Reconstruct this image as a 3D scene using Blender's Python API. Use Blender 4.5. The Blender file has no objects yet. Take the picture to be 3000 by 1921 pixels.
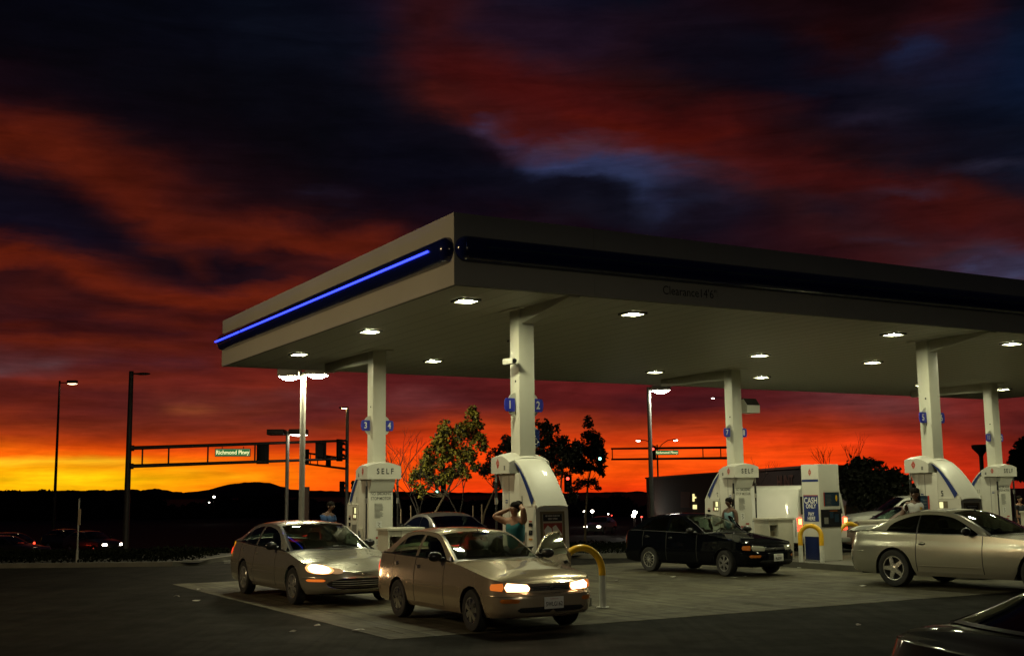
import bpy, bmesh, math, random
import numpy as np
from mathutils import Vector, Matrix, noise
R = math.radians
rnd = random.Random(7)
scene = bpy.context.scene
COL = scene.collection

# ------------------------------------------------------------------ camera
CAMH = 1.93
F = 3448.3; PIT = 0.1391843; ROLL = -0.0111908; ANG = 0.5148302
fw = np.array([0, math.cos(PIT), math.sin(PIT)])
rt0 = np.array([1., 0, 0]); up0 = np.cross(rt0, fw)
cr, sr = math.cos(ROLL), math.sin(ROLL)
RT = cr * rt0 + sr * up0; UP = -sr * rt0 + cr * up0
cam = bpy.data.cameras.new('camera'); camo = bpy.data.objects.new('camera', cam); COL.objects.link(camo)
cam.sensor_width = 36; cam.lens = F / 3000 * 36; cam.clip_end = 9000; cam.clip_start = 0.1
m = Matrix.Identity(4)
for i in range(3):
    m[i][0] = RT[i]; m[i][1] = UP[i]; m[i][2] = -fw[i]
m[0][3] = 0; m[1][3] = 0; m[2][3] = CAMH
camo.matrix_world = m
scene.camera = camo

def ray(px, py):                 # a direction seen at photo position (3000 x 1921)
    d = fw * F + RT * (px - 1500) - UP * (py - 960.5)
    return d / np.linalg.norm(d)
def at(px, py, d):               # the world point at that direction, d metres away
    r = ray(px, py); p = r * (d / r[1]); return Vector((p[0], p[1], p[2] + CAMH))

# station frame: u runs along the long fascia, v along the islands
UA = Vector((math.cos(ANG), math.sin(ANG), 0)); VA = Vector((-math.sin(ANG), math.cos(ANG), 0))
A0 = Vector((0.180, 21.558, 0))
def uvw(u, v, z=0): return A0 + UA * u + VA * v + Vector((0, 0, z))
S_U = 10.71; S_V = 6.83; SOFF = 5.28; FH = 1.194
CU0, CV0, CD = -2.347, -1.90, 13.507
CU1 = 27.5

# ------------------------------------------------------------------ materials
MATS = {}
def srgb(c):
    return tuple(((x / 255) / 12.92 if x / 255 <= .04045 else ((x / 255 + .055) / 1.055) ** 2.4) for x in c)
def mat(name, col=(.5, .5, .5), rough=.5, metal=0., coat=0., emit=None, es=0., var=0., vscale=8., bump=0., bscale=60., spec=.5, stretch=(1, 1, 1), col2=None, alpha=None):
    if name in MATS: return MATS[name]
    mt = bpy.data.materials.new(name); mt.use_nodes = True; nt = mt.node_tree; n = nt.nodes; b = n['Principled BSDF']
    b.inputs['Base Color'].default_value = (*col, 1); b.inputs['Roughness'].default_value = rough
    b.inputs['Metallic'].default_value = metal; b.inputs['Coat Weight'].default_value = coat
    b.inputs['Coat Roughness'].default_value = .04; b.inputs['Specular IOR Level'].default_value = spec
    if emit: b.inputs['Emission Color'].default_value = (*emit, 1); b.inputs['Emission Strength'].default_value = es
    if var or bump:
        tc = n.new('ShaderNodeTexCoord'); mp = n.new('ShaderNodeMapping'); mp.inputs['Scale'].default_value = stretch
        nt.links.new(tc.outputs['Object'], mp.inputs['Vector'])
    if var:
        ns = n.new('ShaderNodeTexNoise'); ns.inputs['Scale'].default_value = vscale; ns.inputs['Detail'].default_value = 7; ns.inputs['Roughness'].default_value = .62
        nt.links.new(mp.outputs[0], ns.inputs['Vector'])
        rp = n.new('ShaderNodeValToRGB'); rp.color_ramp.elements[0].position = .3; rp.color_ramp.elements[1].position = .72
        c2 = col2 or tuple(min(1, x * (1 + var)) for x in col)
        rp.color_ramp.elements[0].color = (*[x * (1 - var) for x in col], 1); rp.color_ramp.elements[1].color = (*c2, 1)
        nt.links.new(ns.outputs['Fac'], rp.inputs['Fac']); nt.links.new(rp.outputs['Color'], b.inputs['Base Color'])
        mr = n.new('ShaderNodeMapRange'); mr.inputs['To Min'].default_value = rough * .8; mr.inputs['To Max'].default_value = min(1, rough * 1.25)
        nt.links.new(ns.outputs['Fac'], mr.inputs['Value']); nt.links.new(mr.outputs[0], b.inputs['Roughness'])
    if bump:
        nb = n.new('ShaderNodeTexNoise'); nb.inputs['Scale'].default_value = bscale; nb.inputs['Detail'].default_value = 5
        nt.links.new(mp.outputs[0], nb.inputs['Vector'])
        bp = n.new('ShaderNodeBump'); bp.inputs['Strength'].default_value = bump; bp.inputs['Distance'].default_value = .02
        nt.links.new(nb.outputs['Fac'], bp.inputs['Height']); nt.links.new(bp.outputs[0], b.inputs['Normal'])
    MATS[name] = mt; return mt
def glassmat(name, tint=(.35, .42, .38), ior=1.5):
    if name in MATS: return MATS[name]
    mt = bpy.data.materials.new(name); mt.use_nodes = True; nt = mt.node_tree; n = nt.nodes
    n.remove(n['Principled BSDF']); out = n['Material Output']
    tr = n.new('ShaderNodeBsdfTransparent'); tr.inputs[0].default_value = (*tint, 1)
    gl = n.new('ShaderNodeBsdfGlossy'); gl.inputs['Roughness'].default_value = .03; gl.inputs[0].default_value = (.9, .95, .9, 1)
    fr = n.new('ShaderNodeFresnel'); fr.inputs[0].default_value = ior
    mx = n.new('ShaderNodeMixShader'); nt.links.new(fr.outputs[0], mx.inputs[0]); nt.links.new(tr.outputs[0], mx.inputs[1]); nt.links.new(gl.outputs[0], mx.inputs[2])
    nt.links.new(mx.outputs[0], out.inputs[0]); MATS[name] = mt; return mt

HALIDE = (1.0, .985, .60)
mat('white_panel', (.58, .57, .50), .42, coat=.15, var=.07, vscale=1.2, spec=.4)
mat('soffit_white', (.50, .485, .40), .5, var=.05, vscale=.8, stretch=(6, .6, 1))
mat('fascia_white', (.58, .56, .46), .45, var=.05, vscale=.6)
mat('column_paint', (.60, .59, .50), .4, coat=.1, var=.05, vscale=1.5, bump=.05, bscale=25)
mat('dark_blue_gloss', (.005, .011, .10), .18, coat=.6)
mat('neon_blue', (.03, .05, .6), .4, emit=(.034, .055, 1.), es=3.2)
mat('neon_off', (.02, .05, .12), .3)
mat('sign_blue', (.03, .04, .42), .4)
mat('sign_blue_dark', (.012, .03, .16), .4)
mat('paint_red', (.5, .05, .03), .45)
mat('print_red', (.30, .045, .035), .5)
mat('print_orange', (.42, .20, .03), .5)
mat('print_pale_blue', (.26, .34, .42), .5)
mat('lettering_white', (.75, .75, .72), .5)
mat('lettering_black', (.012, .012, .014), .5)
mat('lettering_grey', (.16, .16, .14), .6)
mat('lettering_faded', (.022, .022, .02), .6)
mat('black_rubber', (.012, .012, .012), .65)
mat('black_plastic', (.014, .014, .015), .28)
mat('black_matte', (.006, .006, .006), .9)
mat('screen_lit', (.2, .2, .1), .4, emit=(.95, .9, .42), es=1.1)
mat('screen_dark', (.02, .02, .022), .12)
mat('steel', (.45, .45, .42), .3, metal=.9)
mat('steel_dull', (.30, .30, .27), .5, metal=.6, var=.15, vscale=5)
mat('chrome', (.75, .75, .72), .1, metal=1.)
mat('yellow_paint', (.74, .42, .012), .35, coat=.3, var=.12, vscale=9)
mat('white_paint', (.60, .60, .54), .45, var=.12, vscale=9)
mat('beige_plastic', (.44, .42, .34), .5, var=.08, vscale=5, bump=.05)
mat('shelf_dark', (.16, .13, .08), .7)
mat('lamp_panel', (1, 1, 1), .4, emit=HALIDE, es=310)
mat('bulb_lot', (1, 1, 1), .4, emit=(1, .74, .40), es=680)
mat('bulb_lot_low', (1, 1, 1), .4, emit=(1, .88, .60), es=450)
mat('lamp_bezel', (.12, .12, .10), .5)
mat('pole_grey', (.36, .36, .32), .5, metal=.3, var=.12, vscale=4)
mat('pole_dark', (.045, .04, .038), .55, metal=.3, var=.15, vscale=3)
mat('bulb_flood', (1, 1, 1), .4, emit=(1, .90, .56), es=270)
mat('bulb_flood_white', (1, 1, 1), .4, emit=(1, 1., .8), es=120)
mat('bulb_white', (1, 1, 1), .4, emit=(1, .92, .75), es=14)
mat('bulb_sodium', (1, 1, 1), .4, emit=(1, .62, .25), es=30)
mat('bulb_warm', (1, 1, 1), .4, emit=(1, .66, .36), es=12)
mat('sign_green_lit', (.01, .2, .06), .5, emit=(.004, .11, .028), es=1.0)
mat('sign_letter_lit', (.8, .8, .5), .5, emit=(1, .95, .45), es=.95)
mat('sign_border_lit', (.6, .6, .4), .5, emit=(.75, .75, .38), es=.35)
mat('signal_red', (.5, .02, .02), .4, emit=(1, .05, .03), es=6)
mat('signal_green', (.02, .5, .4), .4, emit=(.25, 1, .72), es=6)
mat('signal_off', (.05, .05, .03), .4)
mat('tire', (.014, .014, .013), .75, bump=.2, bscale=80)
mat('rim_alloy', (.66, .66, .61), .22, metal=.82)
mat('rim_chrome', (.70, .68, .62), .14, metal=.92)
mat('rim_dull', (.22, .22, .21), .45, metal=.6)
mat('head_lit', (1, 1, 1), .3, emit=(1, .66, .36), es=26)
mat('head_lit_rim', (1, .8, .6), .2, coat=1., emit=(1, .40, .12), es=1.6)
mat('head_lit_dim', (1, .8, .6), .3, emit=(1, .62, .30), es=2.2)
mat('far_head_lit', (1, 1, 1), .3, emit=(1, .85, .68), es=22)
mat('head_lit_soft', (.5, .35, .2), .15, coat=1., emit=(1, .6, .3), es=.22)
mat('head_off', (.30, .30, .24), .12, coat=1.)
mat('lens_amber', (.45, .13, .015), .15, coat=1.)
mat('lens_amber_lit', (.7, .2, .02), .15, coat=1., emit=(1, .22, .03), es=.55)
mat('lens_red', (.16, .008, .006), .12, coat=1.)
mat('lens_red_glow', (.5, .02, .01), .12, coat=1., emit=(1, .04, .02), es=1.2)
mat('lens_red_lit', (.6, .02, .01), .15, coat=1., emit=(1, .05, .02), es=4.5)
mat('lens_red_hot', (.8, .1, .05), .15, coat=1., emit=(1, .32, .06), es=10)
mat('plate_white', (.62, .62, .58), .5)
mat('seat_cloth', (.055, .05, .045), .9)
mat('dash', (.03, .03, .032), .6)
mat('seam', (.006, .006, .005), .8)
glassmat('car_glass', (.42, .52, .46))
glassmat('car_glass_tint', (.10, .11, .10))
mat('paint_gold', (.60, .49, .335), .24, metal=.65, coat=1.)
mat('paint_taupe', (.31, .295, .24), .24, metal=.5, coat=1.)
mat('paint_black', (.0025, .003, .0045), .5, coat=.32, spec=.0)
mat('paint_silver', (.38, .365, .295), .24, metal=.55, coat=1.)
mat('paint_dark_red', (.003, .0027, .0027), .5, coat=.35, spec=.02)
mat('paint_grey', (.22, .21, .19), .3, metal=.4, coat=.8)
mat('paint_white', (.62, .62, .56), .3, coat=.6, var=.04, vscale=2)
mat('paint_rose', (.26, .19, .17), .3, metal=.3, coat=.6)
mat('paint_far_dark', (.03, .02, .018), .3, coat=.8)
mat('paint_far_grey', (.12, .12, .10), .3, coat=.8)
mat('bark', (.16, .125, .075), .85, var=.35, vscale=12, bump=.3)
mat('bark_dark', (.022, .018, .014), .9)
mat('wood_stake', (.22, .17, .11), .8)
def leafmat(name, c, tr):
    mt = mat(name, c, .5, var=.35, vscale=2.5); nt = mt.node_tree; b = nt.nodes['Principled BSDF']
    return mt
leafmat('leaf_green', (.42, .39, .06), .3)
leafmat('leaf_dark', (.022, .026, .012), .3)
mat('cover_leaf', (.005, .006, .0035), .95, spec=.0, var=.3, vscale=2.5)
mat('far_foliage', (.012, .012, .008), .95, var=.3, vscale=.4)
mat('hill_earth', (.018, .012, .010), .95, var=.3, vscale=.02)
mat('dirt', (.010, .009, .006), .95, var=.4, vscale=1.5, bump=.6, bscale=8)
mat('road_asphalt', (.022, .021, .018), .9, var=.3, vscale=.6, bump=.3, bscale=40)
mat('road_paint', (.38, .38, .33), .7)
mat('kerb_concrete', (.085, .08, .063), .8, var=.25, vscale=3, bump=.2)
mat('wall_brown', (.040, .022, .018), .9, var=.2, vscale=.6, bump=.3, bscale=6)
mat('wall_letters', (.13, .05, .032), .8)
mat('window_lit', (.8, .7, .3), .5, emit=(1, .86, .36), es=1.2)
mat('paper', (.42, .41, .36), .7)
mat('skin_tan', (.26, .135, .08), .5)
mat('skin_brown', (.10, .05, .03), .5)
mat('hair_black', (.010, .008, .007), .75, var=.3, vscale=30, spec=.08)
mat('cloth_blue', (.015, .045, .13), .85, var=.15, vscale=14)
mat('cloth_teal', (.005, .10, .115), .8, var=.15, vscale=14)
mat('cloth_pale_blue', (.16, .29, .33), .85, var=.12, vscale=14)
mat('cloth_white', (.38, .38, .37), .85, var=.15, vscale=14)
mat('cloth_dark', (.02, .022, .03), .9)
mat('badge', (.5, .35, .08), .4, metal=.6)
mat('kiosk_blue', (.004, .012, .07), .3, coat=.4)
mat('poster_dark', (.015, .035, .06), .3)

# ground materials ------------------------------------------------
def ground_mat(name, c_lo, c_hi, joints=None, stains=True, rough=.75, spec=.18):
    mt = bpy.data.materials.new(name); mt.use_nodes = True; nt = mt.node_tree; n = nt.nodes; L = nt.links; b = n['Principled BSDF']; b.inputs['Specular IOR Level'].default_value = spec
    tc = n.new('ShaderNodeTexCoord'); 
    def nz(scale, det=6, rough_=.6, dist=0., st=(1, 1, 1)):
        mp = n.new('ShaderNodeMapping'); mp.inputs['Scale'].default_value = st; L.new(tc.outputs['Object'], mp.inputs[0])
        t = n.new('ShaderNodeTexNoise'); t.inputs['Scale'].default_value = scale; t.inputs['Detail'].default_value = det; t.inputs['Roughness'].default_value = rough_; t.inputs['Distortion'].default_value = dist
        L.new(mp.outputs[0], t.inputs['Vector']); return t.outputs['Fac']
    def ramp(f, a, bb, ca, cb):
        r = n.new('ShaderNodeValToRGB'); r.color_ramp.elements[0].position = a; r.color_ramp.elements[1].position = bb
        r.color_ramp.elements[0].color = (*ca, 1); r.color_ramp.elements[1].color = (*cb, 1); L.new(f, r.inputs[0]); return r.outputs[0]
    def mul(a, c, fac=1.):
        x = n.new('ShaderNodeMix'); x.data_type = 'RGBA'; x.blend_type = 'MULTIPLY'; x.inputs[0].default_value = fac
        L.new(a, x.inputs[6]); L.new(c, x.inputs[7]); return x.outputs[2]
    base = ramp(nz(.35, 8, .65, .4), .32, .7, c_lo, c_hi)
    base = mul(base, ramp(nz(70, 3, .8), .3, .7, (.62,) * 3, (1.25, 1.25, 1.2)))
    if stains:
        base = mul(base, ramp(nz(.9, 9, .7, 1.2), .40, .56, (.55, .52, .46), (1, 1, 1)))
        base = mul(base, ramp(nz(.5, 6, .6, .6, (5., .35, 1)), .36, .55, (.72, .70, .66), (1, 1, 1)))
        base = mul(base, ramp(nz(6.0, 3, .5), .26, .33, (.45, .43, .40), (1, 1, 1)))
    if stains:
        vr = n.new('ShaderNodeTexVoronoi'); vr.inputs['Scale'].default_value = 1.7; vr.inputs['Randomness'].default_value = 1.; L.new(tc.outputs['Object'], vr.inputs['Vector'])
        ad_ = n.new('ShaderNodeMath'); ad_.operation = 'MULTIPLY_ADD'; ad_.inputs[1].default_value = .22; L.new(nz(9, 4), ad_.inputs[0]); L.new(vr.outputs['Distance'], ad_.inputs[2])
        base = mul(base, ramp(ad_.outputs[0], .17, .27, (.38, .36, .33), (1, 1, 1)))
        base = mul(base, ramp(nz(2.2, 2, .5, .2, (3.2, .06, 1)), .50, .60, (1, 1, 1), (.70, .69, .67)))
    if joints:
        sx = n.new('ShaderNodeSeparateXYZ'); L.new(tc.outputs['Object'], sx.inputs[0])
        cur = None
        for ax, per, off in joints:
            a1 = n.new('ShaderNodeMath'); a1.operation = 'ADD'; a1.inputs[1].default_value = off; L.new(sx.outputs[ax], a1.inputs[0])
            a2 = n.new('ShaderNodeMath'); a2.operation = 'PINGPONG'; a2.inputs[1].default_value = per / 2; L.new(a1.outputs[0], a2.inputs[0])
            a3 = n.new('ShaderNodeMath'); a3.operation = 'LESS_THAN'; a3.inputs[1].default_value = .018; L.new(a2.outputs[0], a3.inputs[0])
            if cur is None: cur = a3.outputs[0]
            else:
                a4 = n.new('ShaderNodeMath'); a4.operation = 'MAXIMUM'; L.new(cur, a4.inputs[0]); L.new(a3.outputs[0], a4.inputs[1]); cur = a4.outputs[0]
        x = n.new('ShaderNodeMix'); x.data_type = 'RGBA'; L.new(cur, x.inputs[0]); L.new(base, x.inputs[6]); x.inputs[7].default_value = (.025, .022, .018, 1); base = x.outputs[2]
    L.new(base, b.inputs['Base Color'])
    r = n.new('ShaderNodeMapRange'); r.inputs['To Min'].default_value = rough - .2; r.inputs['To Max'].default_value = rough + .2; L.new(nz(1.3, 5), r.inputs[0]); L.new(r.outputs[0], b.inputs['Roughness'])
    bp = n.new('ShaderNodeBump'); bp.inputs['Strength'].default_value = .35; bp.inputs['Distance'].default_value = .01; L.new(nz(45, 4, .7), bp.inputs['Height']); L.new(bp.outputs[0], b.inputs['Normal'])
    MATS[name] = mt; return mt
ground_mat('apron_concrete', (.062, .058, .041), (.150, .140, .098), joints=[(0, 3.6, .0), (1, 3.05, .1)])
ground_mat('band_concrete', (.078, .072, .051), (.140, .130, .091), joints=[(0, 3.6, .0), (1, 3.05, .1)])
ground_mat('lot_asphalt', (.009, .0087, .0072), (.021, .020, .0160), stains=True, rough=.85, spec=.06)

# ------------------------------------------------------------------ mesh builder
class MB:
    def __init__(s): s.v = []; s.f = []; s.m = []; s.s = []; s.M = Matrix.Identity(4)
    def add(s, vs, fs, m=0, smooth=False):
        o = len(s.v); M = s.M
        s.v += [tuple(M @ Vector(p)) for p in vs]
        s.f += [tuple(i + o for i in f) for f in fs]; s.m += [m] * len(fs); s.s += [smooth] * len(fs)
    def box(s, c, d, m=0, rz=0., bev=0.):
        x, y, z = d[0] / 2, d[1] / 2, d[2] / 2
        if bev:
            bm = bmesh.new(); bmesh.ops.create_cube(bm, size=1)
            for q in bm.verts: q.co = Vector((q.co.x * 2 * x, q.co.y * 2 * y, q.co.z * 2 * z))
            bmesh.ops.bevel(bm, geom=bm.edges[:], offset=bev, segments=2, affect='EDGES', profile=.6)
            rr = Matrix.Rotation(rz, 4, 'Z')
            vs = [tuple(rr @ q.co + Vector(c)) for q in bm.verts]; bm.verts.index_update()
            s.add(vs, [[q.index for q in f.verts] for f in bm.faces], m, True); bm.free(); return
        vs = [(a, b, e) for a in (-x, x) for b in (-y, y) for e in (-z, z)]
        rr = Matrix.Rotation(rz, 4, 'Z'); vs = [tuple(rr @ Vector(p) + Vector(c)) for p in vs]
        s.add(vs, [(0, 1, 3, 2), (4, 6, 7, 5), (0, 4, 5, 1), (2, 3, 7, 6), (0, 2, 6, 4), (1, 5, 7, 3)], m)
    def bx(s, x0, x1, y0, y1, z0, z1, m=0, bev=0.):
        s.box(((x0 + x1) / 2, (y0 + y1) / 2, (z0 + z1) / 2), (abs(x1 - x0), abs(y1 - y0), abs(z1 - z0)), m, 0, bev)
    def tube(s, pts, r, m=0, n=12, cap=True, flat=None):
        pts = [Vector(p) for p in pts]; k = len(pts)
        rs = r if isinstance(r, (list, tuple)) else [r] * k
        vs = []; pu = None
        for i, p in enumerate(pts):
            d = (pts[min(i + 1, k - 1)] - pts[max(i - 1, 0)]).normalized()
            if pu is None:
                ref = Vector((0, 0, 1)) if abs(d.z) < .9 else Vector((1, 0, 0)); pu = ref
            a = d.cross(pu)
            if a.length < 1e-4: a = d.cross(Vector((0, 1, .1)))
            a.normalize(); b = a.cross(d).normalized(); pu = b
            for j in range(n):
                t = 2 * math.pi * j / n
                vs.append(tuple(p + (a * math.cos(t) + b * math.sin(t)) * rs[i]))
        fs = [(i * n + j, i * n + (j + 1) % n, (i + 1) * n + (j + 1) % n, (i + 1) * n + j) for i in range(k - 1) for j in range(n)]
        if cap: fs += [tuple(range(n - 1, -1, -1)), tuple((k - 1) * n + j for j in range(n))]
        s.add(vs, fs, m, True)
    def lathe(s, prof, m=0, n=24, axis='z', c=(0, 0, 0)):
        vs = []
        for (r, h) in prof:
            for j in range(n):
                t = 2 * math.pi * j / n; a, b = r * math.cos(t), r * math.sin(t)
                p = (a, b, h) if axis == 'z' else ((a, h, b) if axis == 'y' else (h, a, b))
                vs.append((p[0] + c[0], p[1] + c[1], p[2] + c[2]))
        k = len(prof)
        s.add(vs, [(i * n + j, i * n + (j + 1) % n, (i + 1) * n + (j + 1) % n, (i + 1) * n + j) for i in range(k - 1) for j in range(n)], m, True)
    def prism(s, poly, z0, z1, m=0, plane='xy', mc=None):   # polygon extruded along the third axis
        n = len(poly)
        def P(a, b, h): return (a, b, h) if plane == 'xy' else ((a, h, b) if plane == 'xz' else (h, a, b))
        vs = [P(a, b, z0) for a, b in poly] + [P(a, b, z1) for a, b in poly]
        s.add(vs, [(i, (i + 1) % n, n + (i + 1) % n, n + i) for i in range(n)], m)
        s.add(vs, [tuple(range(n - 1, -1, -1)), tuple(range(n, 2 * n))], m if mc is None else mc)
    def ell(s, c, r, m=0, n=14, k=9, rot=None):
        vs = [(0, 0, 1)]; 
        for i in range(1, k):
            t = math.pi * i / k
            for j in range(n): vs.append((math.sin(t) * math.cos(2 * math.pi * j / n), math.sin(t) * math.sin(2 * math.pi * j / n), math.cos(t)))
        vs.append((0, 0, -1)); rot = rot or Matrix.Identity(3)
        vs = [tuple(rot @ Vector((p[0] * r[0], p[1] * r[1], p[2] * r[2])) + Vector(c)) for p in vs]
        fs = [(0, 1 + j, 1 + (j + 1) % n) for j in range(n)]
        for i in range(k - 2): fs += [(1 + i * n + j, 1 + (i + 1) * n + j, 1 + (i + 1) * n + (j + 1) % n, 1 + i * n + (j + 1) % n) for j in range(n)]
        L = len(vs) - 1; fs += [(L, 1 + (k - 2) * n + (j + 1) % n, 1 + (k - 2) * n + j) for j in range(n)]
        s.add(vs, fs, m, True)
    def grid(s, P, m=0, smooth=True, flip=False):   # P[i][j]
        a, b = len(P), len(P[0]); vs = [tuple(p) for row in P for p in row]
        fs = [(i * b + j, i * b + j + 1, (i + 1) * b + j + 1, (i + 1) * b + j) for i in range(a - 1) for j in range(b - 1)]
        s.add(vs, fs, m, smooth)
    def text(s, txt, org, right, up, size, m=0, sx=1., align='CENTER', bold=False, lift=.003):
        vs, fs = text_geo(txt, align, bold)
        right = Vector(right).normalized(); up = Vector(up).normalized(); nr = right.cross(up)
        o = Vector(org) + nr * lift
        s.add([tuple(o + right * (x * size * sx) + up * (y * size)) for x, y in vs], fs, m)
    def quad(s, org, right, up, w, h, m=0, lift=0.):
        right = Vector(right).normalized(); up = Vector(up).normalized(); o = Vector(org) + right.cross(up) * lift
        s.add([tuple(o + right * a * w / 2 + up * b * h / 2) for a, b in ((-1, -1), (1, -1), (1, 1), (-1, 1))], [(0, 1, 2, 3)], m)
    def build(s, name, mats, parent=None, sharp=38, **k):
        me = bpy.data.meshes.new(name); me.from_pydata(s.v, [], s.f)
        for x in mats: me.materials.append(MATS[x])
        me.polygons.foreach_set('material_index', s.m); me.polygons.foreach_set('use_smooth', s.s)
        me.update()
        if any(s.s): me.set_sharp_from_angle(angle=R(sharp))
        o = bpy.data.objects.new(name, me); COL.objects.link(o)
        if parent: o.parent = parent
        for a, b in k.items(): o[a] = b
        return o
_TC = {}
def text_geo(txt, align='CENTER', bold=False):
    key = (txt, align, bold)
    if key not in _TC:
        cu = bpy.data.curves.new('t', 'FONT'); cu.body = txt; cu.align_x = align; cu.align_y = 'CENTER'; cu.size = 1; cu.resolution_u = 3
        if bold: cu.offset = .022
        ob = bpy.data.objects.new('t', cu); COL.objects.link(ob)
        dg = bpy.context.evaluated_depsgraph_get(); me = bpy.data.meshes.new_from_object(ob.evaluated_get(dg))
        _TC[key] = ([(p.co.x, p.co.y) for p in me.vertices], [tuple(f.vertices) for f in me.polygons])
        bpy.data.objects.remove(ob); bpy.data.curves.remove(cu); bpy.data.meshes.remove(me)
    return _TC[key]

def thing(name, label, cat, loc=(0, 0, 0), rz=0., group=None):
    o = bpy.data.objects.new(name, None); COL.objects.link(o); o.location = loc; o.rotation_euler = (0, 0, rz)
    o['label'] = label; o['category'] = cat
    if group: o['group'] = group
    o.empty_display_size = .3
    return o
def tag(o, label, cat, group=None):
    o['label'] = label; o['category'] = cat
    if group: o['group'] = group
    return o
def struct(o): o['kind'] = 'structure'; return o
def dup(root, loc, rz, label, group=None):
    r = root.copy(); COL.objects.link(r); r.location = loc; r.rotation_euler = (0, 0, rz); r['label'] = label
    if group: r['group'] = group
    for ch in list(root.children):
        c = ch.copy(); COL.objects.link(c); c.parent = r
        for g in ch.children:
            d = g.copy(); COL.objects.link(d); d.parent = c
    return r
def smoothstep(a, b, x):
    t = max(0, min(1, (x - a) / (b - a))); return t * t * (3 - 2 * t)
def crom(pts, n):      # Catmull-Rom through points
    P = [np.array(p, float) for p in pts]; P = [2 * P[0] - P[1]] + P + [2 * P[-1] - P[-2]]
    out = []; k = len(P) - 3
    for i in range(k):
        for j in range(n):
            t = j / n; a, b, c, d = P[i:i + 4]
            out.append(.5 * ((2 * b) + (-a + c) * t + (2 * a - 5 * b + 4 * c - d) * t * t + (-a + 3 * b - 3 * c + d) * t ** 3))
    out.append(P[-2]); return np.array(out)

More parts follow.
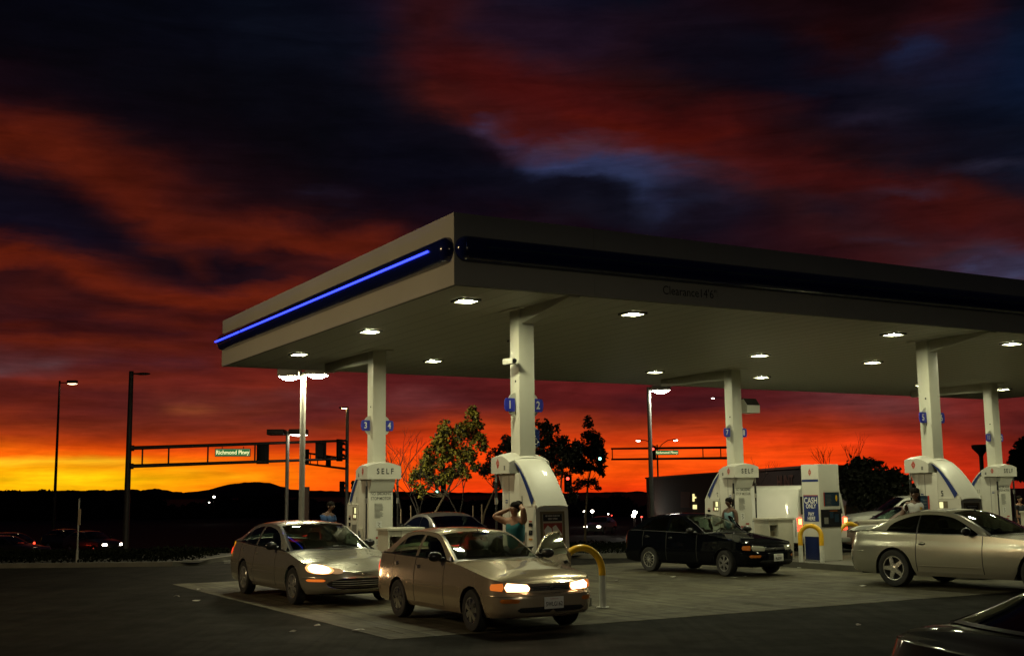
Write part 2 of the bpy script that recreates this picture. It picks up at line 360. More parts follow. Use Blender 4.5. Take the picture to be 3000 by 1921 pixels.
# ------------------------------------------------------------------ sky
SKY_X = [i * 150 for i in range(17)]
SKY = [
(0, [(8,8,18),(8,9,20),(8,10,20),(9,12,24),(9,14,26),(12,14,28),(24,20,38),(48,18,28),(30,24,42),(20,18,36),(14,16,30),(26,14,26),(26,9,16),(20,6,12),(24,8,14),(40,12,18),(12,18,34)]),
(100, [(10,7,15),(9,9,18),(10,10,20),(10,11,22),(11,14,26),(12,15,28),(15,17,32),(52,18,24),(46,22,36),(36,22,38),(34,18,30),(22,16,28),(14,15,28),(34,10,14),(34,14,20),(34,22,38),(14,26,50)]),
(200, [(38,10,16),(20,9,14),(12,9,16),(10,9,16),(10,11,20),(12,12,22),(14,16,28),(46,20,24),(66,17,20),(56,16,20),(44,14,18),(28,12,18),(14,14,28),(14,14,28),(26,26,44),(22,24,42),(16,28,54)]),
(270, [(60,15,18),(44,13,16),(20,9,14),(14,8,14),(11,10,19),(11,11,20),(12,13,24),(40,18,22),(76,20,22),(72,17,20),(66,16,16),(50,13,16),(26,12,20),(18,15,28),(20,20,34),(16,20,36),(16,26,48)]),
(330, [(96,25,15),(82,22,14),(48,15,14),(24,9,14),(15,9,16),(10,10,18),(12,12,24),(16,14,24),(60,26,40),(58,22,34),(80,24,22),(78,18,16),(48,13,16),(30,14,22),(26,20,34),(18,17,30),(17,22,38)]),
(370, [(66,20,17),(88,24,15),(74,20,14),(42,12,15),(20,9,14),(13,10,18),(12,12,24),(13,13,25),(24,26,46),(52,44,72),(66,40,56),(82,26,24),(66,15,15),(40,14,19),(32,20,30),(22,17,28),(18,22,40)]),
(410, [(26,18,30),(56,18,17),(80,22,16),(62,17,16),(28,10,15),(17,10,16),(13,12,24),(14,13,26),(18,19,34),(46,56,92),(62,66,102),(62,44,64),(62,17,20),(62,16,18),(48,16,22),(28,15,24),(22,26,44)]),
(450, [(18,16,30),(34,14,22),(66,18,18),(86,24,16),(48,14,16),(26,12,18),(15,14,28),(18,13,26),(18,16,30),(24,26,44),(46,56,86),(48,52,80),(36,20,30),(60,17,20),(66,18,20),(50,16,20),(28,22,34)]),
(500, [(18,18,34),(22,14,26),(50,16,20),(88,26,18),(84,22,16),(46,16,20),(32,12,22),(24,12,24),(26,12,22),(26,22,34),(34,38,58),(32,36,58),(28,14,24),(36,22,34),(56,18,24),(74,20,20),(40,18,24)]),
(550, [(34,14,24),(26,14,26),(26,13,24),(52,17,20),(104,30,18),(98,27,18),(56,16,22),(36,12,22),(28,11,22),(24,10,20),(26,12,24),(28,20,34),(40,14,24),(56,18,22),(62,28,36),(60,24,34),(70,20,22)]),
(600, [(104,29,17),(60,19,20),(32,14,26),(34,15,24),(62,20,22),(110,32,18),(76,20,20),(50,16,22),(40,14,22),(34,12,22),(32,14,24),(34,15,26),(40,16,26),(48,16,24),(60,20,24),(66,44,60),(62,60,88)]),
(640, [(60,20,24),(104,30,18),(96,28,19),(48,16,22),(44,16,24),(60,20,24),(84,25,21),(70,20,22),(60,18,22),(50,16,22),(48,16,22),(50,16,24),(54,17,24),(60,18,24),(70,24,30),(62,40,58),(66,64,92)]),
(700, [(66,22,24),(64,21,24),(88,26,20),(122,34,18),(108,30,19),(72,21,24),(80,24,22),(74,22,24),(66,20,24),(60,19,24),(58,18,24),(56,17,24),(60,18,24),(64,19,24),(72,24,30),(78,34,44),(70,36,44)]),
(750, [(70,22,26),(60,20,26),(74,23,24),(98,28,20),(84,24,24),(82,24,24),(84,24,25),(78,22,25),(72,21,25),(68,20,25),(64,20,25),(62,19,25),(66,20,25),(70,20,25),(76,22,26),(84,26,28),(80,26,28)]),
(800, [(92,27,22),(108,32,20),(86,26,22),(86,25,24),(82,24,26),(88,25,25),(86,24,26),(80,22,26),(76,21,26),(72,20,26),(70,20,26),(68,20,26),(70,20,26),(74,22,26),(80,24,26),(90,26,26),(86,26,26)]),
(850, [(88,44,52),(86,34,40),(82,25,26),(98,29,24),(86,25,26),(94,27,24),(90,25,26),(82,22,26),(78,21,26),(78,21,25),(80,22,25),(76,20,25),(76,21,26),(86,26,28),(90,26,28),(104,30,28),(98,28,28)]),
(900, [(96,28,24),(110,32,22),(100,30,22),(92,27,26),(112,32,23),(98,29,28),(82,22,26),(78,22,26),(86,24,26),(84,22,24),(84,20,24),(72,20,25),(76,24,28),(92,36,42),(112,34,34),(98,32,34),(84,26,30)]),
(950, [(112,34,22),(96,29,25),(82,26,28),(98,38,32),(98,34,28),(80,25,32),(92,36,38),(86,32,36),(80,22,26),(88,24,26),(78,21,26),(72,20,26),(80,24,28),(90,36,40),(96,46,50),(112,34,34),(96,28,28)]),
(1000, [(136,42,18),(122,38,20),(114,36,22),(114,36,26),(122,40,26),(124,40,24),(142,44,22),(172,50,18),(170,50,18),(166,50,20),(158,46,20),(158,46,20),(150,42,20),(168,46,18),(122,34,26),(110,32,26),(90,28,30)]),
(1030, [(172,56,14),(160,50,16),(150,44,16),(142,44,18),(146,42,20),(140,40,20),(165,44,18),(200,52,15),(200,52,15),(205,56,15),(205,56,16),(210,58,16),(205,54,16),(215,54,15),(176,44,20),(132,34,22),(104,30,24)]),
(1052, [(246,106,12),(228,80,12),(214,70,12),(206,66,14),(200,62,16),(200,60,16),(218,62,14),(230,64,14),(232,64,14),(240,76,16),(244,80,16),(244,80,16),(238,72,16),(240,68,15),(192,46,18),(152,38,20),(118,30,24)]),
(1072, [(250,98,8),(250,108,8),(246,100,10),(242,96,10),(238,92,12),(236,82,12),(236,74,12),(236,70,12),(236,70,12),(246,84,14),(250,88,16),(250,86,16),(244,76,16),(246,72,15),(216,52,16),(176,42,18),(134,32,22)]),
(1100, [(255,176,8),(255,172,12),(255,158,8),(254,142,8),(252,122,8),(248,106,10),(240,86,10),(236,70,12),(234,68,12),(250,88,12),(248,82,12),(250,84,14),(244,72,14),(242,62,14),(232,56,15),(196,46,18),(146,34,20)]),
(1125, [(255,188,8),(255,208,16),(255,196,10),(255,172,8),(254,142,8),(250,104,10),(246,86,10),(240,70,12),(238,66,12),(248,80,12),(248,74,12),(246,72,14),(242,64,14),(240,58,14),(234,56,15),(200,46,18),(150,34,20)]),
(1150, [(255,176,8),(255,186,8),(255,172,8),(255,142,8),(255,124,8),(250,96,10),(245,78,12),(240,64,12),(236,58,12),(240,62,12),(240,60,12),(240,60,12),(235,56,14),(236,54,14),(228,50,16),(190,42,18),(150,34,20)]),
]
def sky_at(px, py):       # px, py in 2405-wide photo units
    px = max(0, min(2399.9, px)); i = int(px // 150); fx = px / 150 - i
    ys = [r[0] for r in SKY]; py = max(0, min(1149.9, py))
    j = max(k for k in range(len(ys)) if ys[k] <= py); fy = (py - ys[j]) / (ys[j + 1] - ys[j])
    g = lambda a, b: np.array(srgb(SKY[a][1][b]))
    return (g(j, i) * (1 - fx) + g(j, i + 1) * fx) * (1 - fy) + (g(j + 1, i) * (1 - fx) + g(j + 1, i + 1) * fx) * fy
STROKES = [   # soft cloud strokes: path in photo units, half width, colour, strength
([(-60,200),(200,230),(400,330),(520,430),(700,490),(900,500)],62,(13,11,22),.75),
([(0,470),(60,455),(140,480),(250,535),(360,590),(470,632),(620,648)],34,(18,14,27),.95),
([(0,520),(90,530),(180,560)],26,(20,17,34),.9),
([(-30,335),(60,338),(150,365),(230,395),(300,450),(360,510),(430,552),(520,562),(640,560),(760,580),(900,565)],22,(108,31,17),.85),
([(0,300),(120,320),(240,370),(330,430)],26,(80,22,15),.6),
([(333,518),(390,506),(460,520),(560,546),(660,556)],11,(100,29,18),.7),
([(250,512),(333,518)],11,(26,13,22),.7),
([(383,612),(460,616),(520,622),(580,644)],13,(24,13,23),.85),
([(367,588),(450,600),(486,630)],10,(86,26,19),.7),
([(567,612),(650,632),(740,664)],9,(76,22,20),.7),
([(700,588),(802,586)],11,(106,30,18),.75),
([(660,604),(790,614)],9,(38,14,23),.8),
([(-20,594),(80,606),(167,630),(250,656),(330,682),(433,703),(560,696),(700,690)],12,(118,34,18),.9),
([(0,632),(100,648),(220,690),(330,722),(450,742),(600,736)],12,(42,15,22),.8),
([(233,738),(330,748),(400,760),(480,776)],7,(100,29,21),.8),
([(0,678),(80,700),(160,712)],8,(84,24,22),.7),
([(0,720),(120,735),(260,765),(420,790)],10,(54,18,25),.7),
([(0,750),(80,752)],7,(100,28,20),.8),
([(0,798),(120,800),(220,806),(310,819),(480,814)],7,(112,33,20),.85),
([(120,775),(300,785),(500,800)],7,(66,21,27),.7),
([(20,846),(120,842),(230,838)],6,(92,34,34),.7),
([(-10,870),(60,866),(130,860)],8,(96,60,70),.85),
([(200,862),(330,868),(470,860)],9,(64,26,36),.7),
([(150,890),(300,884),(480,892)],6,(112,33,22),.8),
([(0,925),(160,915),(330,925)],9,(74,24,28),.7),
([(390,960),(500,956)],4,(140,62,38),.8),
([(560,935),(680,925),(760,940)],7,(98,44,46),.7),
([(0,985),(150,975),(300,990)],7,(96,28,22),.7),
([(940,925),(1040,935)],6,(110,48,52),.7),
([(600,980),(800,975),(1000,985)],9,(84,26,30),.6),
([(1450,935),(1560,930),(1680,945)],8,(62,20,26),.7),
([(1940,925),(2040,932),(2110,945)],7,(104,48,54),.8),
([(2150,955),(2250,970)],8,(112,50,56),.6),
([(2330,900),(2400,930)],10,(70,22,30),.7),
([(985,-20),(1010,20),(1050,80),(1040,150)],30,(56,17,22),.8),
([(1020,60),(1090,30)],16,(64,18,20),.6),
([(1130,60),(1260,90),(1380,110)],30,(34,21,38),.8),
([(1010,150),(1100,180),(1200,215),(1320,250),(1440,275),(1560,300),(1700,310)],36,(80,17,17),.85),
([(1020,225),(1080,262),(1150,290),(1260,305)],16,(88,24,21),.85),
([(1350,290),(1480,312),(1600,328),(1720,330)],18,(96,22,15),.8),
([(1700,255),(1850,245)],22,(64,17,20),.8),
([(1500,180),(1620,200)],20,(40,14,18),.6),
([(960,300),(1040,310),(1120,345),(1200,390),(1230,430),(1300,450),(1400,450),(1450,500)],30,(15,14,26),.95),
([(1100,290),(1180,312),(1250,340)],9,(62,54,84),.85),
([(1230,350),(1320,352),(1420,352),(1490,352)],14,(82,56,80),.85),
([(1300,345),(1400,350)],9,(98,52,62),.6),
([(1255,378),(1340,388),(1420,385),(1500,392)],14,(58,68,112),.85),
([(1440,410),(1500,440),(1560,485)],14,(54,66,108),.85),
([(1500,400),(1580,430)],12,(46,46,74),.7),
([(1330,425),(1400,440),(1440,470)],12,(17,16,28),.8),
([(1570,470),(1680,430),(1720,470),(1620,520)],24,(26,15,25),.85),
([(1620,350),(1700,375),(1780,395),(1900,398),(2040,415),(2160,425)],17,(84,21,21),.8),
([(1700,340),(1850,350),(1980,372)],14,(44,15,22),.7),
([(1750,440),(1830,470),(1900,520)],16,(62,20,22),.7),
([(1560,130),(1700,150),(1850,190)],30,(13,14,27),.8),
([(1830,20),(1950,60),(2050,70)],30,(30,8,13),.7),
([(1900,85),(1960,105)],13,(50,13,16),.7),
([(2170,60),(2250,30),(2300,-10)],22,(60,15,18),.8),
([(1880,195),(1960,180),(2060,150)],18,(26,28,48),.8),
([(2110,135),(2170,118)],16,(28,52,94),.9),
([(2200,180),(2330,150),(2400,190)],22,(17,28,56),.7),
([(1980,300),(2080,282),(2130,290)],11,(42,38,60),.8),
([(2150,240),(2260,250),(2360,270)],26,(12,13,26),.8),
([(2180,330),(2300,350),(2380,330)],18,(18,17,30),.7),
([(2270,402),(2340,392),(2400,386)],7,(54,54,78),.8),
([(2080,448),(2190,440)],8,(52,54,80),.85),
([(2020,460),(2060,470)],12,(26,19,30),.8),
([(2230,450),(2330,480),(2410,500)],20,(88,24,20),.8),
([(2100,500),(2180,515),(2300,525)],12,(80,21,20),.8),
([(2020,552),(2110,546)],6,(54,42,62),.8),
([(2180,575),(2300,560),(2400,575)],11,(80,22,22),.8),
([(2180,605),(2260,600),(2320,615)],8,(46,30,44),.8),
([(2270,636),(2340,642),(2410,648)],6,(74,84,124),.9),
([(2330,620),(2410,625)],6,(48,40,62),.8),
([(600,60),(800,90),(930,130)],40,(16,20,34),.5),
([(690,455),(790,470)],8,(34,30,48),.6),
([(0,1086),(150,1082),(320,1090)],5,(255,215,40),.7),
([(420,1105),(560,1120),(640,1128)],4,(255,180,20),.6),

]
_P = []
for pth, hw, c_, a_ in STROKES:
    q_ = crom(pth, 6) if len(pth) > 2 else np.array(pth, float); _P.append((q_, hw, np.array(srgb(c_)), a_))
_base = sky_at
def sky_at(px, py):
    c = _base(px, py)
    for q_, hw, c_, a_ in _P:
        if px < q_[:, 0].min() - 4 * hw - 60 or px > q_[:, 0].max() + 4 * hw + 60 or py < q_[:, 1].min() - 3 * hw or py > q_[:, 1].max() + 3 * hw: continue
        a, d = q_[:-1], q_[1:] - q_[:-1]; p = np.array([px, py]); t = np.clip(((p - a) * d).sum(1) / np.maximum(1e-6, (d * d).sum(1)), 0, 1)
        v = p - (a + d * t[:, None]); v[:, 0] *= .55; dd = np.sqrt((v * v).sum(1)).min() / (hw * 1.14)
        w_ = .90 * a_ * (1 - .45 * smoothstep(1650, 1800, px)) * math.exp(-.5 * (dd / .85) ** 2); c = c * (1 - w_) + c_ * w_
    k_ = .70 + .34 * smoothstep(780, 930, py); red = smoothstep(.6, 2.2, c[0] / max(1e-6, c[2])) * (1 - smoothstep(990, 1060, py)); return c * np.array([k_ * .97, k_ * (.92 + .22 * red), k_ * (.88 + .06 * red)])
AZ0, AZ1 = -28., 28.
els = [-1.0, .1, .35, .6, .85, 1.1, 1.35, 1.6, 1.9, 2.2, 2.5, 2.9, 3.3, 3.7] + [4.1 + .38 * k for k in range(27)] + [14.36 + .5 * k for k in range(21)]
def proj_dir(az, el):
    d = np.array([math.cos(R(el)) * math.sin(R(az)), math.cos(R(el)) * math.cos(R(az)), math.sin(R(el))])
    q = d @ fw; return (1500 + F * (d @ RT) / q) / 1.2474, (960.5 - F * (d @ UP) / q) / 1.2474
NC = 31; ROWS = {}
for e in els:                    # one small node group per height above the horizon
    gt = bpy.data.node_groups.new('sky_row', 'ShaderNodeTree')
    for q_ in ('a', 'b', 'sel'): gt.interface.new_socket(q_, in_out='INPUT', socket_type='NodeSocketFloat')
    gt.interface.new_socket('c', in_out='OUTPUT', socket_type='NodeSocketColor')
    gi = gt.nodes.new('NodeGroupInput'); go = gt.nodes.new('NodeGroupOutput'); mxg = gt.nodes.new('ShaderNodeMix'); mxg.data_type = 'RGBA'
    gt.links.new(gi.outputs[2], mxg.inputs[0])
    for hf in (0, 1):
        rp = gt.nodes.new('ShaderNodeValToRGB'); cr_ = rp.color_ramp; cr_.interpolation = 'LINEAR'
        while len(cr_.elements) < NC: cr_.elements.new(.5)
        for i in range(NC):
            t = (i / (NC - 1) + hf) / 2; cr_.elements[i].position = i / (NC - 1)
            px, py = proj_dir(AZ0 + (AZ1 - AZ0) * t, e); cr_.elements[i].color = (*sky_at(px, py), 1)
        gt.links.new(gi.outputs[hf], rp.inputs[0]); gt.links.new(rp.outputs[0], mxg.inputs[6 + hf])
    gt.links.new(mxg.outputs[2], go.inputs[0]); ROWS[e] = gt
w = bpy.data.worlds.new('World'); scene.world = w; w.use_nodes = True; nt = w.node_tree; n = nt.nodes; L = nt.links
for x in list(n): n.remove(x)
def nd(t, **k):
    x = n.new(t)
    for a, b in k.items(): setattr(x, a, b)
    return x
def mth(op, a, b=None, c=None):
    x = nd('ShaderNodeMath', operation=op)
    for i, q in enumerate((a, b, c)):
        if q is None: continue
        if isinstance(q, (int, float)): x.inputs[i].default_value = q
        else: L.new(q, x.inputs[i])
    return x.outputs[0]
tc = nd('ShaderNodeTexCoord'); sp = nd('ShaderNodeSeparateXYZ'); L.new(tc.outputs['Generated'], sp.inputs[0])
az = mth('MULTIPLY', mth('ARCTAN2', sp.outputs[0], sp.outputs[1]), 180 / math.pi)
el = mth('MULTIPLY', mth('ARCSINE', sp.outputs[2]), 180 / math.pi)
def cxyz(a, b, c=0.):
    x = nd('ShaderNodeCombineXYZ')
    for i, q in enumerate((a, b, c)):
        if isinstance(q, (int, float)): x.inputs[i].default_value = q
        else: L.new(q, x.inputs[i])
    return x.outputs[0]
def wn(vec, scale, det, rough=.55, dist=0.):
    t = nd('ShaderNodeTexNoise'); t.inputs['Scale'].default_value = scale; t.inputs['Detail'].default_value = det; t.inputs['Roughness'].default_value = rough; t.inputs['Distortion'].default_value = dist
    L.new(vec, t.inputs['Vector']); return t
elk = mth('MULTIPLY_ADD', el, .075, .16)                    # warp grows with height; thin streaks near the horizon
elk = mth('MINIMUM', mth('MAXIMUM', elk, .14), 1.15)
nA = wn(cxyz(az, mth('MULTIPLY', el, 3.2)), .10, 6, .58, .3)
nB = wn(cxyz(mth('ADD', az, 91.), mth('MULTIPLY', el, 3.0)), .13, 7, .6, .3)
az2 = mth('MULTIPLY_ADD', mth('SUBTRACT', nA.outputs['Fac'], .5), 3.0, az)
el2 = mth('ADD', el, mth('MULTIPLY', mth('MULTIPLY', mth('SUBTRACT', nB.outputs['Fac'], .5), 2.6), elk))
sN = mth('MULTIPLY_ADD', az2, 1 / (AZ1 - AZ0), -AZ0 / (AZ1 - AZ0))
sN2 = [mth('MULTIPLY', sN, 2.), mth('MULTIPLY_ADD', sN, 2., -1.)]; hsel = mth('GREATER_THAN', sN, .5)
cur = None; prev = None
for e in els:
    rg = nd('ShaderNodeGroup'); rg.node_tree = ROWS[e]
    if cur is not None:          # a vanishing dependence keeps the rows evaluated one after another
        tiny = mth('MULTIPLY', cur, 1e-6); ins = (mth('ADD', sN2[0], tiny), mth('ADD', sN2[1], tiny), hsel)
    else: ins = (sN2[0], sN2[1], hsel)
    for k_, q_ in enumerate(ins): L.new(q_, rg.inputs[k_])
    row = rg.outputs[0]
    if cur is None: cur = row
    else:
        mr = nd('ShaderNodeMapRange'); mr.inputs['From Min'].default_value = prev; mr.inputs['From Max'].default_value = e
        L.new(el2, mr.inputs[0])
        mx = nd('ShaderNodeMix', data_type='RGBA'); L.new(mr.outputs[0], mx.inputs[0]); L.new(cur, mx.inputs[6]); L.new(row, mx.inputs[7]); cur = mx.outputs[2]
    prev = e
# fine streaks
nC = wn(cxyz(az, mth('MULTIPLY', el, 7.)), .17, 8, .62, .5)
nE = wn(cxyz(mth('MULTIPLY', az, .9), mth('MULTIPLY', el, 10.)), .22, 6, .62, 1.0)
nD = wn(cxyz(mth('ADD', az, 40.), mth('MULTIPLY', el, 2.4)), .34, 8, .65, .6)
def mul(col, fac, lo, hi, tmin=.3, tmax=.7):
    mr = nd('ShaderNodeMapRange'); mr.inputs['From Min'].default_value = tmin; mr.inputs['From Max'].default_value = tmax; mr.inputs['To Min'].default_value = lo; mr.inputs['To Max'].default_value = hi
    L.new(fac, mr.inputs[0]); x = nd('ShaderNodeMix', data_type='RGBA', blend_type='MULTIPLY'); x.inputs[0].default_value = 1
    L.new(col, x.inputs[6]); L.new(mr.outputs[0], x.inputs[7]); return x.outputs[2]
cur = mul(cur, nC.outputs['Fac'], .76, 1.24); cur = mul(cur, nD.outputs['Fac'], .86, 1.14)
low = nd('ShaderNodeMapRange'); low.inputs['From Min'].default_value = 6; low.inputs['From Max'].default_value = 11; L.new(el, low.inputs[0])
curE = mul(cur, nE.outputs['Fac'], .82, 1.18)
mxE = nd('ShaderNodeMix', data_type='RGBA'); L.new(low.outputs[0], mxE.inputs[0]); L.new(curE, mxE.inputs[6]); L.new(cur, mxE.inputs[7]); cur = mxE.outputs[2]
# away from the sunset the dusk sky falls to dark blue
away = nd('ShaderNodeMapRange', interpolation_type='SMOOTHSTEP'); away.inputs['From Min'].default_value = 27; away.inputs['From Max'].default_value = 42
L.new(mth('ABSOLUTE', az), away.inputs[0])
hi_ = nd('ShaderNodeMapRange', interpolation_type='SMOOTHSTEP'); hi_.inputs['From Min'].default_value = 25; hi_.inputs['From Max'].default_value = 60; L.new(el, hi_.inputs[0])
mx = nd('ShaderNodeMix', data_type='RGBA'); L.new(mth('MAXIMUM', away.outputs[0], hi_.outputs[0]), mx.inputs[0]); L.new(cur, mx.inputs[6]); mx.inputs[7].default_value = (.0030, .0032, .0055, 1); cur = mx.outputs[2]
skyt = nd('ShaderNodeTexSky'); skyt.sky_type = 'NISHITA'; skyt.sun_disc = False; skyt.sun_elevation = R(-4); skyt.sun_rotation = R(-15); skyt.air_density = 2
b1 = nd('ShaderNodeBackground'); b1.inputs[1].default_value = 1.; L.new(cur, b1.inputs[0])
b2 = nd('ShaderNodeBackground'); b2.inputs[1].default_value = .0002; L.new(skyt.outputs[0], b2.inputs[0])
ad = nd('ShaderNodeAddShader'); L.new(b1.outputs[0], ad.inputs[0]); L.new(b2.outputs[0], ad.inputs[1])
wo = nd('ShaderNodeOutputWorld'); L.new(ad.outputs[0], wo.inputs[0])
w.cycles.sampling_method = 'MANUAL'; w.cycles.sample_map_resolution = 512

scene.view_settings.view_transform = 'Standard'; scene.view_settings.look = 'None'; scene.view_settings.exposure = 0; scene.view_settings.gamma = 1
scene.cycles.max_bounces = 7; scene.cycles.diffuse_bounces = 3; scene.cycles.glossy_bounces = 3; scene.cycles.transparent_max_bounces = 10
scene.cycles.sample_clamp_indirect = 4; scene.cycles.use_denoising = True; scene.cycles.caustics_reflective = False; scene.cycles.caustics_refractive = False

# ------------------------------------------------------------------ setting
def terrain_z(y): return -1.45 * smoothstep(38, 60, y)
b = MB()
xs = list(np.linspace(-2600, -60, 8)) + list(np.linspace(-50, 60, 12)) + list(np.linspace(80, 2600, 8))
ys = [-60, -20, 0, 10, 20, 30, 36, 38, 41, 44, 47, 50, 53, 56, 60, 70, 90, 120, 200, 400, 900, 2500, 5000]
b.grid([[(x, y, terrain_z(y)) for x in xs] for y in ys]); struct(b.build('ground', ['dirt']))
b = MB()
P = [(-40, -20), (34, -20), (34, 60), (14, 60), (9.5, 35.2), (2.0, 35.2), (1.0, 37.6), (-8.4, 37.6), (-9.2, 33.55), (-40, 33.55)]
b.add([(x, y, terrain_z(y) + .004) for x, y in P], [tuple(range(len(P)))])
# the lot is one sheet; its part beyond 38 m follows the slope
b = MB(); b.add([(x, y, .004) for x, y in [(-40, -20), (34, -20), (34, 37.8), (9.5, 37.8), (9.3, 35.2), (2.0, 35.2), (1.2, 37.8), (-8.4, 37.8), (-9.2, 33.55), (-40, 33.55)]], [tuple(range(10))])
struct(b.build('asphalt_lot', ['lot_asphalt']))
b = MB(); b.grid([[(x, y, terrain_z(y) + .03) for x in (-90, 12, 60)] for y in (58, 62, 70, 82)], smooth=False); struct(b.build('road', ['road_asphalt']))
b = MB(); b.grid([[(x, y, terrain_z(y) + .02) for x in (-8.3, 1.0)] for y in (37.8, 41, 44, 47, 50, 53, 56, 57.9)], smooth=False); struct(b.build('driveway', ['road_asphalt']))
# apron
ap = bpy.data.objects.new('concrete_apron', None)
b = MB(); b.prism([(-3.85, -3.35), (34, -3.35), (34, 8.4), (-3.85, 8.4)], -.05, .0065)
o = b.build('concrete_apron', ['apron_concrete']); o.location = A0; o.rotation_euler = (0, 0, ANG); struct(o)
b = MB(); z = .0095
b.prism([(-4.25, -3.75), (34, -3.75), (34, -3.352), (-4.25, -3.352)], -.04, z); b.prism([(-4.25, -3.3515), (-3.852, -3.3515), (-3.852, 8.4), (-4.25, 8.4)], -.04, z)
b.bx(-3.84, -2.5, -3.34, -2.2, -.02, .0100); 
o = b.build('apron_border', ['band_concrete']); o.location = A0; o.rotation_euler = (0, 0, ANG); struct(o)
# kerbs
def kerb(pts, name='kerb'):
    b = MB(); W_ = .15
    for (a, c) in zip(pts[:-1], pts[1:]):
        a = Vector((*a, 0)); c = Vector((*c, 0)); d = (c - a).normalized(); nn = Vector((-d.y, d.x, 0))
        z0 = terrain_z(a.y); z1 = terrain_z(c.y); h = .13
        vs = [a, c, c + nn * W_, a + nn * W_]; zz = [z0, z1, z1, z0]
        b.add([(p.x, p.y, zq - .1) for p, zq in zip(vs, zz)] + [(p.x, p.y, zq + h) for p, zq in zip(vs, zz)], [(0, 1, 5, 4), (1, 2, 6, 5), (2, 3, 7, 6), (3, 0, 4, 7), (4, 5, 6, 7)])
    return struct(b.build(name, ['kerb_concrete']))
kerb([(-40, 33.6), (-9.6, 33.6), (-9.0, 34.2), (-8.5, 37.9)])
kerb([(1.0, 37.9), (1.4, 36.0), (2.2, 35.3), (9.2, 35.3), (9.5, 37.9)])
b = MB(); b.grid([[(x, y, terrain_z(y) + .10 + .05 * noise.noise(Vector((x, y, 0)))) for x in np.linspace(-40, -8.9, 40)] for y in np.linspace(33.76, 40, 12)]); struct(b.build('planting_bed', ['dirt']))
b = MB(); b.grid([[(x, y, terrain_z(y) + .10 + .05 * noise.noise(Vector((x, y, 0)))) for x in np.linspace(1.6, 9.4, 16)] for y in np.linspace(35.47, 44, 12)]); struct(b.build('planting_bed', ['dirt']))
b = MB()
def arrow(b, x, y, s):
    z = .009
    b.add([(x - .9 * s, y - .08, z), (x + .2 * s, y - .08, z), (x + .2 * s, y - .3, z), (x + .95 * s, y, z), (x + .2 * s, y + .3, z), (x + .2 * s, y + .08, z), (x - .9 * s, y + .08, z)], [(0, 1, 2, 3, 4, 5, 6)])
arrow(b, -9.9 + 0, 0, 0) if 0 else None
p = at(524, 1637, 36.5); arrow(b, p.x + 1.4, 36.0, -1); b.box((p.x + 3.0, 36.8, .008), (.9, .12, .003)); b.box((p.x + 2.1, 35.0, .008), (.7, .1, .003))
struct(b.build('road_marking', ['road_paint']))
b = MB()
for k in range(14): b.box((-62 + k * 9, 66, terrain_z(66) + .036), (3.2, .14, .004))
struct(b.build('road_marking', ['road_paint']))

# hills and far woods ------------------------------------------------
def ridge(name, pts, D, depth, mt, base_z=-12, jag=0., seed=0):
    xs_ = []; b = MB(); rows = []
    X = np.linspace(pts[0][0], pts[-1][0], 260); Y = np.interp(X, [p[0] for p in pts], [p[1] for p in pts])
    prof = [(at(x * 1.2474, y * 1.2474, D)) for x, y in zip(X, Y)]
    ks = [(-1, 0), (-.75, .28), (-.5, .6), (-.25, .88), (0, 1), (.3, .85), (.65, .45), (1, 0)]
    for kk, hh in ks:
        row = []
        for p in prof:
            top = p.z + jag * noise.noise(Vector((p.x * .05, seed, 0))) + jag * .5 * noise.noise(Vector((p.x * .17, seed, 3)))
            row.append((p.x * (1 + kk * depth / D), D + kk * depth, base_z + (top - base_z) * hh + (jag * .4 * noise.noise(Vector((p.x * .05, kk * 3, 1))) if kk else 0)))
        rows.append(row)
    b.grid(rows); return b.build(name, [mt])
struct(ridge('hills', [(-300, 1152), (330, 1151), (400, 1150), (425, 1156), (470, 1153), (500, 1146), (530, 1138), (560, 1134), (600, 1131), (630, 1133), (660, 1142), (700, 1150), (800, 1153), (1300, 1157), (1600, 1152), (2405, 1146), (2800, 1146)], 2400, 260, 'hill_earth', -30, 3.0, 2))
struct(ridge('hills', [(100, 1153), (230, 1150), (300, 1149), (330, 1150), (360, 1147), (400, 1152), (440, 1157), (520, 1160)], 1900, 120, 'hill_earth', -30, 2.5, 5))
def woods(name, pts, D, seed, n=2600, leaf=.55):
    r = random.Random(seed); b = MB(); X = [p[0] for p in pts]; Y = [p[1] for p in pts]
    x0 = at(X[0] * 1.2474, 1400, D).x; x1 = at(X[-1] * 1.2474, 1400, D).x
    # clumped crowns
    xx = x0
    while xx < x1:
        px = 1500 + xx / D * F; top = at(px, np.interp(px / 1.2474, X, Y) * 1.2474, D).z
        rr = r.uniform(1.6, 3.6) * D / 160; dy = r.uniform(-5, 5); hh = top + r.uniform(-1.2, .5) * D / 160
        b.ell((xx, D + dy, (hh - 2) / 2 - 1.2), (rr, rr * .9, (hh + 1.6) / 2 + .9 - .4), 0, 12, 8)
        for _ in range(70):
            t = r.uniform(0, math.tau); e = r.uniform(.15, 1.5)
            c = Vector((xx + rr * 1.02 * math.cos(t) * math.cos(e), D + dy + rr * math.sin(t) * math.cos(e), (hh - 2) / 2 - 1.2 + ((hh + 1.6) / 2 + .6) * math.sin(e)))
            s = leaf * r.uniform(.5, 1.4) * D / 160; a = Vector((r.gauss(0, 1), r.gauss(0, 1), r.gauss(0, 1))).normalized(); q = a.orthogonal().normalized()
            b.add([tuple(c + a * s), tuple(c + q * s * .7), tuple(c - a * s * .8), tuple(c - q * s * .6)], [(0, 1, 2, 3)])
        xx += rr * r.uniform(.7, 1.3)
    o = b.build(name, ['far_foliage']); o['kind'] = 'stuff'; o['label'] = 'dark line of far trees below the sunset'; return o
